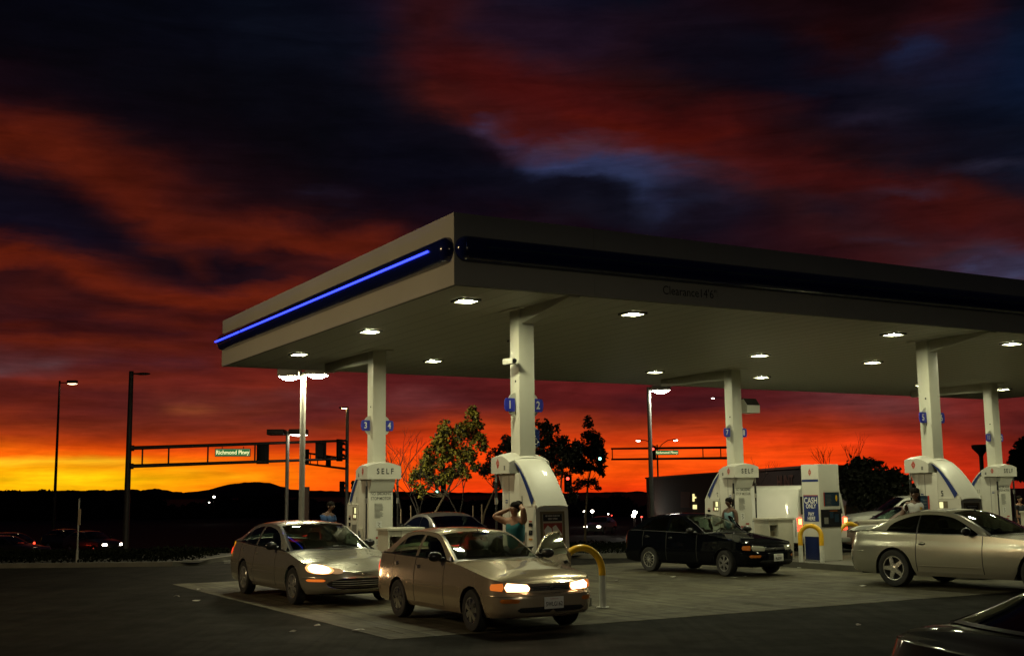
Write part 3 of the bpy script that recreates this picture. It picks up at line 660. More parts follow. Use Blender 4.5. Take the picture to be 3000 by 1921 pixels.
woods('far_woods', [(-80, 1146), (60, 1148), (120, 1145), (160, 1147), (220, 1144), (250, 1148), (300, 1150), (340, 1152), (400, 1160), (460, 1164), (520, 1158), (560, 1152), (600, 1154), (640, 1153), (700, 1162), (760, 1158), (800, 1160), (870, 1165), (1000, 1163), (1200, 1163), (1320, 1164)], 190, 3)
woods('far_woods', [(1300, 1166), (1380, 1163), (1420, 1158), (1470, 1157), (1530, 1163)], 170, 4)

# ------------------------------------------------------------------ canopy
cn = thing('canopy', 'flat white station canopy with a dark blue rounded band around its fascia', 'canopy', A0, ANG)
V0, V1, U0, U1, Z0, Z1 = CV0, CV0 + CD, CU0, CU1, SOFF, SOFF + FH
b = MB(); b.bx(U0 + .06, U1 - .06, V0 + .06, V1 - .06, Z0, Z0 + .05)
b.bx(U0 + .02, U0 + .058, V0 + .02, V1 - .02, Z0 - .012, Z0 + .04, 1); b.bx(U0 + .059, U1, V0 + .02, V0 + .058, Z0 - .012, Z0 + .04, 1)
x = U0 + .8
while x < U1 - .3:
    b.bx(x - .0015, x + .0015, V0 + .08, V1 - .08, Z0 - .002, Z0, 1); x += .42
b.build('soffit', ['soffit_white', 'lamp_bezel'], cn)
b = MB(); b.bx(U0 + .08, U1 - .08, V0 + .08, V1 - .08, Z0 + .06, Z1 - .12); b.build('roof_deck', ['steel_dull'], cn)
b = MB()
def fascia_run(b, a, c, nrm, n_):     # separate cladding sheets with thin seams
    a = Vector(a); c = Vector(c); nrm = Vector(nrm); d = (c - a); Lh = d.length; d.normalize()
    for i in range(n_):
        p = a + d * (Lh * i / n_ + .004); q = a + d * (Lh * (i + 1) / n_ - .004); tw = rnd.uniform(-.004, .004)
        vs = []
        for pt, e in ((p, tw), (q, -tw)):
            for off in (0, -.05):
                for zz in (Z0 - .004, Z1): vs.append(tuple(pt + nrm * (off + e * (1 if off == 0 else 0)) + Vector((0, 0, zz))))
        b.add(vs, [(0, 1, 5, 4), (2, 6, 7, 3), (0, 4, 6, 2), (1, 3, 7, 5), (0, 2, 3, 1), (4, 5, 7, 6)])
fascia_run(b, (U0, V0, 0), (U0, V1, 0), (-1, 0, 0), 6); b.build('fascia', ['fascia_white'], cn)
b = MB(); fascia_run(b, (U0, V0, 0), (U1, V0, 0), (0, -1, 0), 11)
b.text('Clearance14\'6"', (2.44, V0 - .004, Z0 + .215), (1, 0, 0), (0, 0, 1), .225, 1, .9, lift=.004); b.build('fascia', ['fascia_white', 'lettering_faded'], cn)
b = MB(); fascia_run(b, (U0, V1, 0), (U1, V1, 0), (0, 1, 0), 11); fascia_run(b, (U1, V0, 0), (U1, V1, 0), (1, 0, 0), 5); b.build('fascia', ['fascia_white'], cn)
def band(p0, p1, nrm, name):
    b = MB(); p0 = Vector(p0); p1 = Vector(p1); d = (p1 - p0).normalized(); nrm = Vector(nrm); Lh = (p1 - p0).length
    zc = Z0 + .60; rz_ = .215; rn = .20; er = .20; rows = []
    ts = [er * (1 - math.cos(k / 8 * math.pi / 2)) for k in range(9)]
    st = [(t, math.sqrt(max(0, 1 - ((er - t) / er) ** 2))) for t in ts] + [(Lh - t, math.sqrt(max(0, 1 - ((er - t) / er) ** 2))) for t in reversed(ts)]
    for t, k in st:
        k = max(k, .02); rows.append([tuple(p0 + d * t + nrm * (rn * k ** .7 * max(0, math.cos(a)) ** .8 ) + Vector((0, 0, zc + rz_ * k * math.sin(a)))) for a in np.linspace(-math.pi / 2, math.pi / 2, 17)])
    b.grid(rows); return b.build(name, ['dark_blue_gloss'], cn), zc, rn
o, zc, rn = band((U0, V0 + .02, 0), (U0, V1 - .02, 0), (-1, 0, 0), 'bullnose_band')
xn = U0 - rn - .012
b = MB(); segs = [(V0 + .55, V0 + 5.5), (V0 + 5.53, V0 + 7.9), (V0 + 7.93, V0 + 9.2), (V0 + 9.24, V0 + 11.15), (V0 + 11.3, V0 + 11.62), (V0 + 11.68, V0 + 11.74), (V0 + 11.82, V1 - .1)]
for a, c in segs: b.tube([(xn, a, zc + .02), (xn, c, zc + .02)], .021, 0, 8)
b.build('neon_tube', ['neon_blue'], o)
o2, _, _ = band((U0 + .015, V0, 0), (U1, V0, 0), (0, -1, 0), 'bullnose_band')
b = MB(); b.tube([(U0 + .5, V0 - rn - .01, zc + .02), (U1 - .5, V0 - rn - .01, zc + .02)], .014, 0, 8); b.build('neon_tube', ['neon_off'], o2)
for i, u in enumerate((0, S_U, 2 * S_U)):
    for sgn, v in ((-1, 0), (1, S_V)):
        b = MB(); b.bx(u - .165, u + .165, v - .165, v + .165, .16, SOFF - .003, 0, .02)
        b.bx(u - .3, u + .3, v - .3, v + .3, SOFF - .02, SOFF - .004, 0)
        b.tube([(u - .17, v - .04, 3.95), (u - .15, v - .04, 3.95)], .022, 1, 8)
        b.build('column', ['column_paint', 'black_matte'], cn)
        v_end = V0 + .07 if sgn < 0 else V1 - 1.6
        va, vb = v + sgn * .17, v_end; b = MB()
        zt = SOFF - .004; z1_, z2_ = SOFF - .28, SOFF - (.03 if sgn < 0 else .22)
        b.prism([(va, zt), (va, z1_), (vb, z2_), (vb, zt)], u - .11, u + .11, 0, 'yz'); b.build('beam', ['soffit_white'], cn)
# soffit lights
lamp0 = None
us = [(-1.49, 'leftmost'), (2.05, 'second'), (8.95, 'third'), (12.85, 'fourth'), (19.7, 'fifth'), (23.65, 'sixth')]
vsr = [(-.65, 'front'), (3.67, 'middle'), (8.05, 'rear')]
def mk_lamp():
    t = thing('canopy_light', 'x', 'ceiling light', (0, 0, 0), ANG)
    b = MB(); 
    for a, c, e, f in ((-.20, .20, -.20, -.152), (-.20, .20, .152, .20), (-.20, -.152, -.152, .152), (.152, .20, -.152, .152)): b.bx(a, c, e, f, -.045, -.004)
    b.build('frame', ['lamp_bezel'], t)
    b = MB(); b.lathe([(.02, -.05), (.12, -.046), (.2, -.036), (.262, -.016)], 0, 4, 'z')
    b = MB(); b.grid([[(x_, y_, -.016 - .004 * (1 - (x_ / .152) ** 2) * (1 - (y_ / .152) ** 2)) for x_ in np.linspace(-.151, .151, 5)] for y_ in np.linspace(-.151, .151, 5)])
    b.build('lens', ['lamp_panel'], t); return t
lamp0 = mk_lamp(); first = True
for ui, (u, un) in enumerate(us):
    for v, vn in vsr:
        lab = f'lit square lamp in the canopy underside, {vn} row, {un} from the left'
        p = uvw(u, v, SOFF)
        if first: lamp0.location = p; lamp0['label'] = lab; lamp0['group'] = 'lamps in the canopy underside'; first = False
        else: dup(lamp0, p, ANG, lab, 'lamps in the canopy underside')

# number signs on columns --------------------------------------------
def number_sign(u, v, side, txt):
    t = thing('number_sign', f'blue number {txt} plate on a pale disc, fixed to the {"left" if side < 0 else "right"} of its canopy column', 'number sign', uvw(u, v, 3.52), ANG, 'pump number signs on the columns')
    b = MB(); pl = []
    for k in range(13):
        a = math.pi / 2 + math.pi * k / 12 if side < 0 else -math.pi / 2 + math.pi * k / 12
        pl.append((side * .166 + .17 * math.cos(a), .225 * math.sin(a)))
    b.prism(pl, -.028, -.010, 0, 'xz'); b.build('disc', ['white_panel'], t)
    b = MB(); x0, x1 = side * .19, side * .41
    N = 8; rows = [[], []]
    pts = [(x0, -.12), (x1 - side * .04, -.12)] + [(x1 - side * .04 + side * .04 * math.sin(k / 6 * math.pi), -.12 * math.cos(k / 6 * math.pi)) for k in range(1, 6)] + [(x1 - side * .04, .12), (x0, .12)]
    b.prism(pts, -.052, -.034, 0, 'xz')
    b.text(txt, (side * .298, -.053, -.005), (1, 0, 0), (0, 0, 1), .20, 1, .68 if len(txt) > 1 else .82, bold=True, lift=.003)
    b.build('number_plate', ['sign_blue', 'lettering_white'], t)
for u, v, a, c in ((0, 0, '1', '2'), (0, S_V, '3', '4'), (S_U, S_V, '7', '8'), (S_U, 0, '5', '6'), (2 * S_U, S_V, '11', '12')):
    number_sign(u, v, -1, a); number_sign(u, v, 1, c)
t = thing('accessible_sign', 'small blue wheelchair symbol sign below the number two plate', 'sign', uvw(0, 0, 2.93), ANG)
b = MB(); b.prism([(.17, .26), (.21, .29), (.36, .14), (.36, -.14), (.21, -.29), (.17, -.26)], .06, .075, 0, 'xz'); b.build('backing', ['white_panel'], t)
b = MB(); b.bx(.172, .37, .03, .052, -.15, .15)
pts = [(.27 + .07 * math.cos(a), .024, -.045 + .07 * math.sin(a)) for a in np.linspace(math.pi * .75, math.pi * 1.95, 12)]
b.tube(pts, .008, 1, 6); b.tube([(.24, .024, .06), (.245, .024, -.005), (.30, .024, -.01), (.325, .024, -.08), (.35, .024, -.075)], .009, 1, 6); b.ell((.24, .024, .09), (.017, .006, .017), 1, 8, 5); b.tube([(.245, .024, .035), (.285, .024, .03)], .007, 1, 6)
b.build('symbol_panel', ['sign_blue_dark', 'lettering_white'], t)

# islands
ix = 0
for i, u in enumerate((0, S_U, 2 * S_U)):
    b = MB(); pl = []
    for cx, cy, a0 in ((u + .28, 8.2, 0), (u - .28, 8.2, 90), (u - .28, -1.15, 180), (u + .28, -1.15, 270)):
        for k in range(7): a = R(a0 + k * 15); pl.append((cx + .33 * math.cos(a), cy + .33 * math.sin(a)))
    b.prism(pl, 0, .15, 0); o = b.build('island_kerb', ['kerb_concrete']); o.location = A0; o.rotation_euler = (0, 0, ANG); struct(o)

# ------------------------------------------------------------------ fuel dispensers
def diamond(b, c, right, s):
    right = Vector(right); up = Vector((0, 0, 1)); n_ = right.cross(up); c = Vector(c) + n_ * .003
    w_, h_, g = s * .62, s, s * .07
    for sx_ in (-1, 1):
        for sz in (-1, 1):
            p0 = c + right * sx_ * g + up * sz * g
            # four facets leaving a white star between them
            b.add([tuple(p0), tuple(c + right * sx_ * w_ + up * sz * g * .3), tuple(c + right * sx_ * g * .3 + up * sz * h_)], [(0, 1, 2)], 1)
def dispenser(u, v, flip, nums, label):
    t = thing('fuel_dispenser', label, 'fuel dispenser', uvw(u, v, .15), ANG + (math.pi if flip else 0), 'fuel dispensers under the canopy')
    # local: x across, y along (head end at -y, low box at +y)
    b = MB(); b.bx(-.30, .30, -.27, -.172, 0, 2.13, 0, .02); b.bx(-.30, -.172, -.171, .35, 0, 2.13, 0, .015); b.bx(.172, .30, -.171, .35, 0, 2.13, 0, .015)
    # bracket under the head
    b.prism([(-.27, 2.13), (-.27, 1.85), (-.29, 1.85), (-.43, 2.13)], -.29, .29, 0, 'yz')
    # door seams
    for x_ in (-.302, .302):
        b.bx(x_ - .001, x_ + .001, -.262, .34, .74, .75, 1); b.bx(x_ - .001, x_ + .001, -.01, .0, .5, 2.1, 1)
    b.build('cabinet', ['white_panel', 'seam'], t)
    # end face writing
    b = MB(); yf = -.2735
    rr, uu = (1, 0, 0), (0, 0, 1)
    b.text('NO SMOKING', (0, yf, 1.80), rr, uu, .10, 0, .8, bold=True); b.text('STOP MOTOR', (0, yf, 1.69), rr, uu, .10, 0, .8, bold=True)
    b.build('warning_label', ['lettering_grey'], t)
    b = MB()
    r2 = random.Random(5)
    for k in range(12): w_ = r2.uniform(.14, .22); b.quad((-.05 + (w_ - .22) / 2, yf, 1.57 - k * .028), rr, uu, w_, .012, 0, .003)
    b.bx(-.12, .02, yf - .004, yf, .98, 1.18, 2)
    b.tube([(-.08, yf - .006, 1.15), (-.02, yf - .006, 1.13), (-.07, yf - .006, 1.09), (-.02, yf - .006, 1.05), (-.07, yf - .006, 1.01)], .008, 0, 6)
    b.bx(.06, .17, yf - .004, yf, .86, .90, 1); b.bx(-.12, .11, yf - .004, yf, .78, .83, 1); b.bx(-.06, .06, yf - .006, yf - .0042, .79, .81, 2)
    for z_ in (.72, .69, .64, .61): b.quad((0, yf, z_), rr, uu, .22, .009, 0 if z_ > .65 else 1, .003)
    b.bx(-.14, .13, yf - .004, yf, .36, .52, 2); b.bx(-.14, .13, yf - .005, yf - .001, .505, .525, 1)
    b.build('sticker', ['lettering_grey', 'print_red', 'plate_white'], t)
    # head
    b = MB(); zb_ = 2.13
    def top(y): return 2.53 - .34 * max(0, (y + .12) / .62) ** 1.8 if y > -.12 else 2.53 - .25 * ((y + .12) ** 2)
    ys_ = np.linspace(-.46, .22, 12); rows = []
    for y_ in ys_:
        T_ = top(y_); rows.append([(x_, y_, T_ - .085 * (x_ / .42) ** 2) for x_ in np.linspace(-.42, .42, 13)])
    b.grid(rows)
    for sgn in (-1, 1): b.grid([[(sgn * .42, y_, zb_), (sgn * .42, y_, top(y_) - .085)] for y_ in ys_], smooth=False)
    for y_ in (-.46, .22): b.grid([[(x_, y_, zb_), (x_, y_, top(y_) - .085 * (x_ / .42) ** 2)] for x_ in np.linspace(-.42, .42, 13)], smooth=False)
    b.add([(-.42, -.46, zb_), (.42, -.46, zb_), (.42, .22, zb_), (-.42, .22, zb_)], [(0, 1, 2, 3)])
    b.text('S E L F', (.02, -.462, 2.30), rr, uu, .18, 2, .85, bold=True)
    diamond(b, (-.421, -.2 if not flip else -.2, 2.31), (0, -1, 0), .095); diamond(b, (.421, -.2, 2.31), (0, 1, 0), .095)
    for sgn in (-1, 1): b.bx(sgn * .4205, sgn * .4225, .02, .075, 2.19, 2.27, 3)
    b.build('head_box', ['white_panel', 'paint_red', 'lettering_black', 'lettering_grey'], t)
    # sail
    def sail(y): 
        k = (y - .20) / .80; return 2.40 - .84 * k ** 1.45
    ys_ = np.linspace(.20, 1.0, 14); b = MB()
    b.grid([[(x_, y_, sail(y_) - .03 * (x_ / .31) ** 4) for x_ in np.linspace(-.31, .31, 9)] for y_ in ys_])
    for sgn in (-1, 1):
        xx = sgn * .31
        b.grid([[(xx, y_, sail(y_) - .03), (xx, y_, sail(y_) - .07)] for y_ in ys_], 0, False)
        b.grid([[(xx, y_, sail(y_) - .07), (xx, y_ - .01 - .10 * (y_ - .2), sail(y_) - .078 - .15 * (y_ - .2))] for y_ in ys_[:12]], 1, False)
    b.grid([[(-.31, y_, sail(y_) - .07), (.31, y_, sail(y_) - .07)] for y_ in ys_], 0, True)
    b.build('sail_cover', ['white_panel', 'sign_blue_dark'], t)
    b = MB()
    for sgn in (-1, 1):
        ys2 = np.linspace(.352, .97, 10); b.grid([[(sgn * .296, y_, 1.56), (sgn * .296, y_, sail(y_) - .072)] for y_ in ys2], 0, False)
    for sgn, tx in ((-1, nums[0]), (1, nums[1])):
        b.text(tx, (sgn * .299, .46, 1.66), (0, -sgn, 0) if sgn < 0 else (0, 1, 0), uu, .17, 1, .8, bold=True)
    b.build('side_panel', ['white_panel', 'lettering_black'], t)
    # low box
    b = MB(); x0, x1 = -.33, .33
    b.prism([(.352, 0), (1.02, 0), (1.02, .3), (.97, 1.545), (.352, 1.545)], x0, x1, 0, 'yz')
    b.bx(x0 - .004, x1 + .004, .35, .975, 1.546, 1.56, 0); b.build('lower_cabinet', ['white_panel'], t)
    b = MB(); nrm = Vector((0, 1, .04)).normalized(); upv = Vector((0, -.04, 1)).normalized(); c = Vector((0, .996, .93))
    if not flip: pass
    R1 = (-1, 0, 0)
    b.quad(c, R1, upv, .50, 1.06, 3, .004); b.quad(c + upv * .0, R1, upv, .40, .96, 0, .008)
    b.quad(c + upv * .42, R1, upv, .385, .12, 1, .011); b.text('SEE INSIDE STORE FOR', c + upv * .45, R1, upv, .036, 2, .8, bold=True, lift=.014); b.text('GREAT OFFERS', c + upv * .40, R1, upv, .036, 2, .8, bold=True, lift=.014)
    def poly(pts_, m_, l_): 
        r_ = Vector(R1); n_ = r_.cross(upv); b.add([tuple(c + r_ * a * .19 + upv * q * .47 + n_ * l_) for a, q in pts_], [tuple(range(len(pts_)))], m_)
    poly([(-1, .70), (1, .70), (1, .30), (-1, .38)], 4, .011)
    poly([(-1, .38), (1, .30), (1, -.02), (-1, .0)], 5, .0112)
    poly([(-.95, .45), (-.55, .62), (-.15, .50), (-.1, .22), (-.75, .08)], 2, .014)
    poly([(-.05, .55), (.3, .63), (.95, .28), (.7, .12), (.0, .30)], 2, .0155)
    poly([(-1, .05), (1, -.01), (1, -.18), (-1, -.12)], 6, .013)
    poly([(-1, -.2), (1, -.22), (1, -.95), (-1, -.95)], 5, .0114)
    poly([(-.9, -.28), (-.4, -.22), (-.2, -.6), (-.55, -.75), (-.85, -.62)], 2, .014); poly([(.05, -.3), (.8, -.28), (.9, -.6), (.3, -.72)], 2, .014)
    for q in range(4): b.tube([c + Vector((.07 - .04 * q, 0, -.11)) + Vector((0, .016, -.01 * q)), c + Vector((.05 - .04 * q, .016, -.12))], .004, 1, 5)
    b.build('poster', ['beige_plastic', 'lettering_black', 'lettering_white', 'shelf_dark', 'print_red', 'print_orange', 'print_pale_blue'], t)
    for sgn in (-1, 1):
        b = MB(); X = sgn * .334; d = .004 * sgn
        def rect(y0, y1, z0, z1, m_, l_=1.): b.bx(X, X + d * l_, y0, y1, z0, z1, m_)
        rect(.38, .62, 1.22, 1.50, 1); rect(.40, .50, 1.35, 1.48, 0, 1.6); rect(.40, .46, 1.25, 1.32, 0, 1.6); rect(.49, .55, 1.25, 1.32, 0, 1.6); rect(.57, .61, 1.24, 1.33, 3, 1.6)
        rect(.38, .66, .82, 1.10, 4); rect(.74, .86, 1.20, 1.26, 2); rect(.74, .86, 1.05, 1.14, 2); rect(.75, .85, 1.28, 1.30, 3); rect(.74, .86, .97, 1.0, 5)
        rect(.72, .88, .62, .90, 6); rect(.76, .84, .76, .86, 2, 1.5); rect(.76, .84, .64, .72, 4, 1.5)
        b.build('card_reader', ['screen_lit', 'shelf_dark', 'screen_dark', 'print_red', 'steel_dull', 'print_orange', 'plate_white'], t)
        b = MB(); xh = sgn * .385
        b.tube([(xh, -.34, 2.128), (xh, -.34, 1.98)], .022, 1, 8); b.tube([(xh, -.34, 1.98), (xh, -.34, 1.70)], .028, 0, 8); b.tube([(xh, -.34, 1.70), (xh, -.34, 1.58)], .032, 1, 8)
        b.tube([(xh, -.34, 1.58), (xh, -.34, 1.0), (xh, -.32, .55), (xh + sgn * .02, -.2, .32), (xh + sgn * .02, -.04, .42), (xh - sgn * .02, .06, .72)], .021, 0, 8)
        ho = b.build('hose', ['black_rubber', 'steel'], t)
        b = MB(); b.tube([(sgn * .345, .10, .68), (sgn * .35, .12, .86), (sgn * .345, .20, .96)], [.03, .035, .02], 0, 8); b.tube([(sgn * .35, .09, .84), (sgn * .37, .02, .78), (sgn * .36, .06, .70)], .008, 0, 6)
        b.build('nozzle', ['black_plastic'], ho)
        b = MB(); b.bx(sgn * .302, sgn * .34, .03, .27, .58, 1.02, 0, .012); b.build('nozzle_holster', ['beige_plastic'], t)
        b = MB(); b.bx(sgn * .301, sgn * .304, -.14, -.06, 1.60, 1.66, 0); b.bx(sgn * .3042, sgn * .305, -.135, -.065, 1.62, 1.64, 1); b.build('small_label', ['sign_blue_dark', 'plate_white'], t)
    return t
dispenser(0, S_V, False, ('3', '4'), 'white dispenser for pumps 3 and 4 with SELF on its head, behind the taupe car')
dispenser(0, 0, True, ('2', '1'), 'white dispenser for pump 1 with an advertising poster, behind the gold car')
dispenser(S_U, S_V, False, ('7', '8'), 'white dispenser for pumps 7 and 8 with SELF on its head, beside the black car')
d5 = dispenser(S_U, 0, True, ('6', '5'), 'white dispenser for pump 5 with a curved cover, behind the silver coupe')
dispenser(2 * S_U, S_V, False, ('11', '12'), 'white dispenser for pump 11 at the right edge of the view')
# blue posters on pump 5 and 11 side
def side_poster(root, sgn):
    b = MB(); X = sgn * .3065
    b.bx(X, X + sgn * .004, -.24, .10, .95, 1.62, 0); b.bx(X, X + sgn * .005, .06, .10, .95, 1.62, 1); b.bx(X, X + sgn * .005, -.16, -.10, 1.3, 1.42, 2)
    for k in range(7): b.bx(X, X + sgn * .005, -.08, .03 - .01 * (k % 3), 1.52 - k * .07, 1.53 - k * .07, 3)
    b.build('side_poster', ['poster_dark', 'paint_red', 'yellow_paint', 'lettering_grey'], root)
side_poster(d5, 1)

# waste and squeegee units
def bin_unit(u, v, label):
    t = thing('service_bin', label, 'bin unit', uvw(u, v, .15), ANG, 'beige bin units on the islands')
    b = MB(); b.bx(-.42, -.38, -.28, .28, 0, 1.0, 0); b.bx(-.1, .42, -.28, .28, 0, 1.0, 0, .015); b.bx(-.38, -.1, .2, .28, 0, 1.0, 0)
    b.bx(-.38, -.1, -.27, .2, .0, .22, 0); b.bx(-.38, -.1, -.27, .2, .52, .58, 0); b.bx(-.38, -.1, -.27, .2, .88, 1.0, 0); b.bx(-.38, -.1, -.26, -.25, .0, .22, 0)
    b.build('cabinet', ['beige_plastic'], t)
    b = MB(); b.bx(-.45, .45, -.31, .31, 1.0, 1.06, 0, .012); b.build('lid', ['beige_plastic'], t)
    b = MB(); b.box((-.24, -.05, .66), (.2, .25, .14), 0, .3); b.build('towel_pack', ['shelf_dark'], t)
    b = MB(); b.bx(-.377, -.103, -.1, .195, .581, .6, 0); b.bx(-.377, -.103, -.1, .195, .221, .24, 0); b.build('shelf', ['shelf_dark'], t)
bin_unit(-.02, S_V - 1.42, 'beige bin unit with shelves in front of the pump 3 dispenser')
bin_unit(S_U + .0, S_V - 1.45, 'beige bin unit with shelves behind the nose of the black car')
bin_unit(S_U - .05, -2.0 + 3.6, 'beige bin unit behind the trunk of the silver coupe')
bin_unit(2 * S_U, S_V - 1.42, 'beige bin unit by pump 11 at the right edge')

# hoop bollards
def hoop(loc, rz, wd, h, label):
    t = thing('hoop_bollard', label, 'hoop bollard', loc, rz, 'yellow and white hoop bollards')
    r_ = .057; hw = wd / 2; zs_ = h - hw; zw = h * .53
    for s in (-1, 1):
        b = MB(); b.tube([(s * hw, 0, -.05), (s * hw, 0, zw)], r_, 0, 16); b.lathe([(r_ + .05, .0), (r_ + .05, .012), (r_, .013)], 0, 16, 'z', (s * hw, 0, 0)); b.build('post_sleeve', ['white_paint'], t)
    b = MB(); pts = [(-hw, 0, zw), (-hw, 0, zs_)] + [(-hw * math.cos(a), 0, zs_ + hw * math.sin(a)) for a in np.linspace(.15, math.pi - .15, 16)] + [(hw, 0, zs_), (hw, 0, zw)]
    b.tube(pts, r_ + .002, 0, 16); b.build('arch', ['yellow_paint'], t)
hoop(uvw(.07, -1.78, .012), ANG, .82, 1.0, 'yellow and white hoop bollard beside the gold car nose')
hoop(uvw(10.33, 3.62, .012), R(-24), .52, 1.03, 'yellow and white hoop bollard left of the cash machine')
hoop(uvw(12.15, 4.1, .012), ANG, .86, 1.03, 'yellow hoop bollard right of the cash machine, by the van')

# cash kiosk
t = thing('payment_kiosk', 'tall beige cash payment machine with a blue CASH ONLY PAY HERE panel', 'payment machine', uvw(10.78, 3.72, .012), ANG)
# local origin at its front left corner; x along u, y along v
b = MB(); b.bx(.0, .70, .0, .62, .14, 2.56, 0, .012); b.bx(.16, .70, -.012, .0, 1.44, 1.90, 0); b.build('cabinet', ['white_panel'], t)
b = MB(); b.bx(.04, .68, .03, .60, 0, .14); b.build('plinth', ['black_matte'], t)
b = MB(); b.bx(.02, .69, -.03, -.002, .98, 1.42, 0); b.bx(.1, .24, -.034, -.0302, 1.06, 1.22, 1); b.bx(.3, .42, -.034, -.0302, 1.2, 1.36, 2); b.bx(.46, .6, -.034, -.0302, 1.1, 1.3, 2); b.bx(.3, .56, -.035, -.0302, 1.375, 1.39, 3)
b.build('control_panel', ['screen_dark', 'steel_dull', 'poster_dark', 'lens_amber'], t)
b = MB(); b.bx(.13, .66, -.018, -.0125, 1.50, 1.85, 0); b.bx(.131, .155, -.020, -.0181, 1.5, 1.85, 1)
for k in range(8): b.bx(.2, .40 - .02 * (k % 3), -.020, -.0181, 1.53 + k * .035, 1.537 + k * .035, 2)
b.ell((.56, -.019, 1.70), (.035, .003, .08), 3, 10, 6); b.build('instruction_panel', ['poster_dark', 'paint_red', 'lettering_grey', 'yellow_paint'], t)
Xf = -.001; b = MB(); b.bx(-.006, Xf, .05, .57, .98 + .14, 1.78, 0); b.bx(-.0075, -.0061, .05, .57, 1.76, 1.785, 1)
for tx, z_, s_ in (('CASH', 1.64, .21), ('ONLY', 1.50, .15), ('PAY', 1.30, .13), ('HERE', 1.19, .13)): b.text(tx, (-.0065, .31, z_ - .0), (0, -1, 0), (0, 0, 1), s_, 2, .9, bold=True)
b.build('cash_sign', ['sign_blue_dark', 'print_red', 'lettering_white'], t)
b = MB(); diamond(b, (Xf, .31, 2.36), (0, -1, 0), .09); b.build('diamond_logo', ['white_panel', 'paint_red'], t)
b = MB(); b.bx(-.004, Xf, .02, .60, 2.12, 2.18, 0); b.build('blue_stripe', ['sign_blue_dark'], t)
b = MB(); b.bx(-.004, Xf, .05, .58, .16, .74, 0); b.build('lower_panel', ['kiosk_blue'], t)

# camera, floodlight
t = thing('security_camera', 'small pale security camera on the left of the front canopy column', 'camera', uvw(-.165, -.05, 4.3), ANG)
b = MB(); b.tube([(0, 0, 0), (-.12, 0, .02)], .02, 0, 8); b.build('bracket', ['steel_dull'], t)
b = MB(); b.box((-.17, -.06, 0), (.11, .24, .11), 0, .3, .015); b.lathe([(.001, -.20), (.04, -.2), (.045, -.17)], 1, 12, 'y', (-.13, 0, 0)); b.build('housing', ['white_panel', 'screen_dark'], t)
t = thing('flood_lamp', 'unlit box shaped flood lamp on the pump 7 and 8 column', 'flood lamp', uvw(S_U + .165, S_V, 4.25), ANG)
b = MB(); b.prism([(-.28, -.18), (.14, -.18), (.2, -.02), (.14, .16), (-.12, .2), (-.28, .02)], .09, .55, 0, 'yz'); b.build('housing', ['white_panel'], t)
b = MB(); b.prism([(-.282, .03), (-.125, .207), (.06, .20), (.06, .215), (-.14, .222), (-.30, .03)], .10, .54, 0, 'yz'); b.build('lens', ['screen_dark'], t)
b = MB(); b.tube([(0, 0, 0), (.1, 0, 0)], .04, 0, 8); b.build('bracket', ['steel_dull'], t)

# ------------------------------------------------------------------ vehicles
def wheel(root, x, s, yc, r, rr, style, rimmat, w=.2, steer=0.):
    t = bpy.data.objects.new('wheel', None); COL.objects.link(t); t.parent = root; t.location = (x, s * yc, r); t.rotation_euler = (0, rnd.uniform(0, 1.2), steer)
    o = s
    b = MB(); hw = w / 2
    b.lathe([(rr * .98, o * -hw * .8), (rr * 1.05, o * -hw), (r * .93, o * -hw), (r, o * -hw * .7), (r, o * hw * .7), (r * .95, o * hw * .96), (rr * 1.1, o * hw), (rr, o * hw * .88)], 0, 36, 'y')
    b.build('tyre', ['tire'], t)
    b = MB()
    b.lathe([(rr, o * hw * .9), (rr * .97, o * hw * .97), (rr * .9, o * hw * .93), (rr * .88, o * hw * .55)], 0, 36, 'y')
    b.lathe([(rr * .88, o * hw * .45), (.01, o * hw * .35)], 1, 36, 'y')
    b.lathe([(rr * .26, o * hw * .55), (rr * .24, o * hw * 1.0), (rr * .12, o * hw * 1.06), (.002, o * hw * 1.06)], 0, 20, 'y')
    ns, wi, wo_ = {'star5': (5, .26, .15), 'cap7': (7, .17, .27), 'wire12': (12, .045, .05), 'cap9': (9, .09, .16), 'steel': (6, .12, .2)}[style]
    for k in range(ns):
        a = math.tau * k / ns; ca, sa = math.cos(a), math.sin(a); rows = []
        for q in np.linspace(.15, .93, 5):
            ww = rr * (wi + (wo_ - wi) * q); yy = o * hw * (1.02 - .12 * q ** 2); rows.append([(ca * rr * q - sa * ww * e, yy - o * hw * (.18 if abs(e) > .9 else 0), sa * rr * q + ca * ww * e) for e in (-1, -.75, .75, 1)])
        b.grid(rows, 0)
    b.build('rim', [rimmat, 'black_matte'], t)
    return t

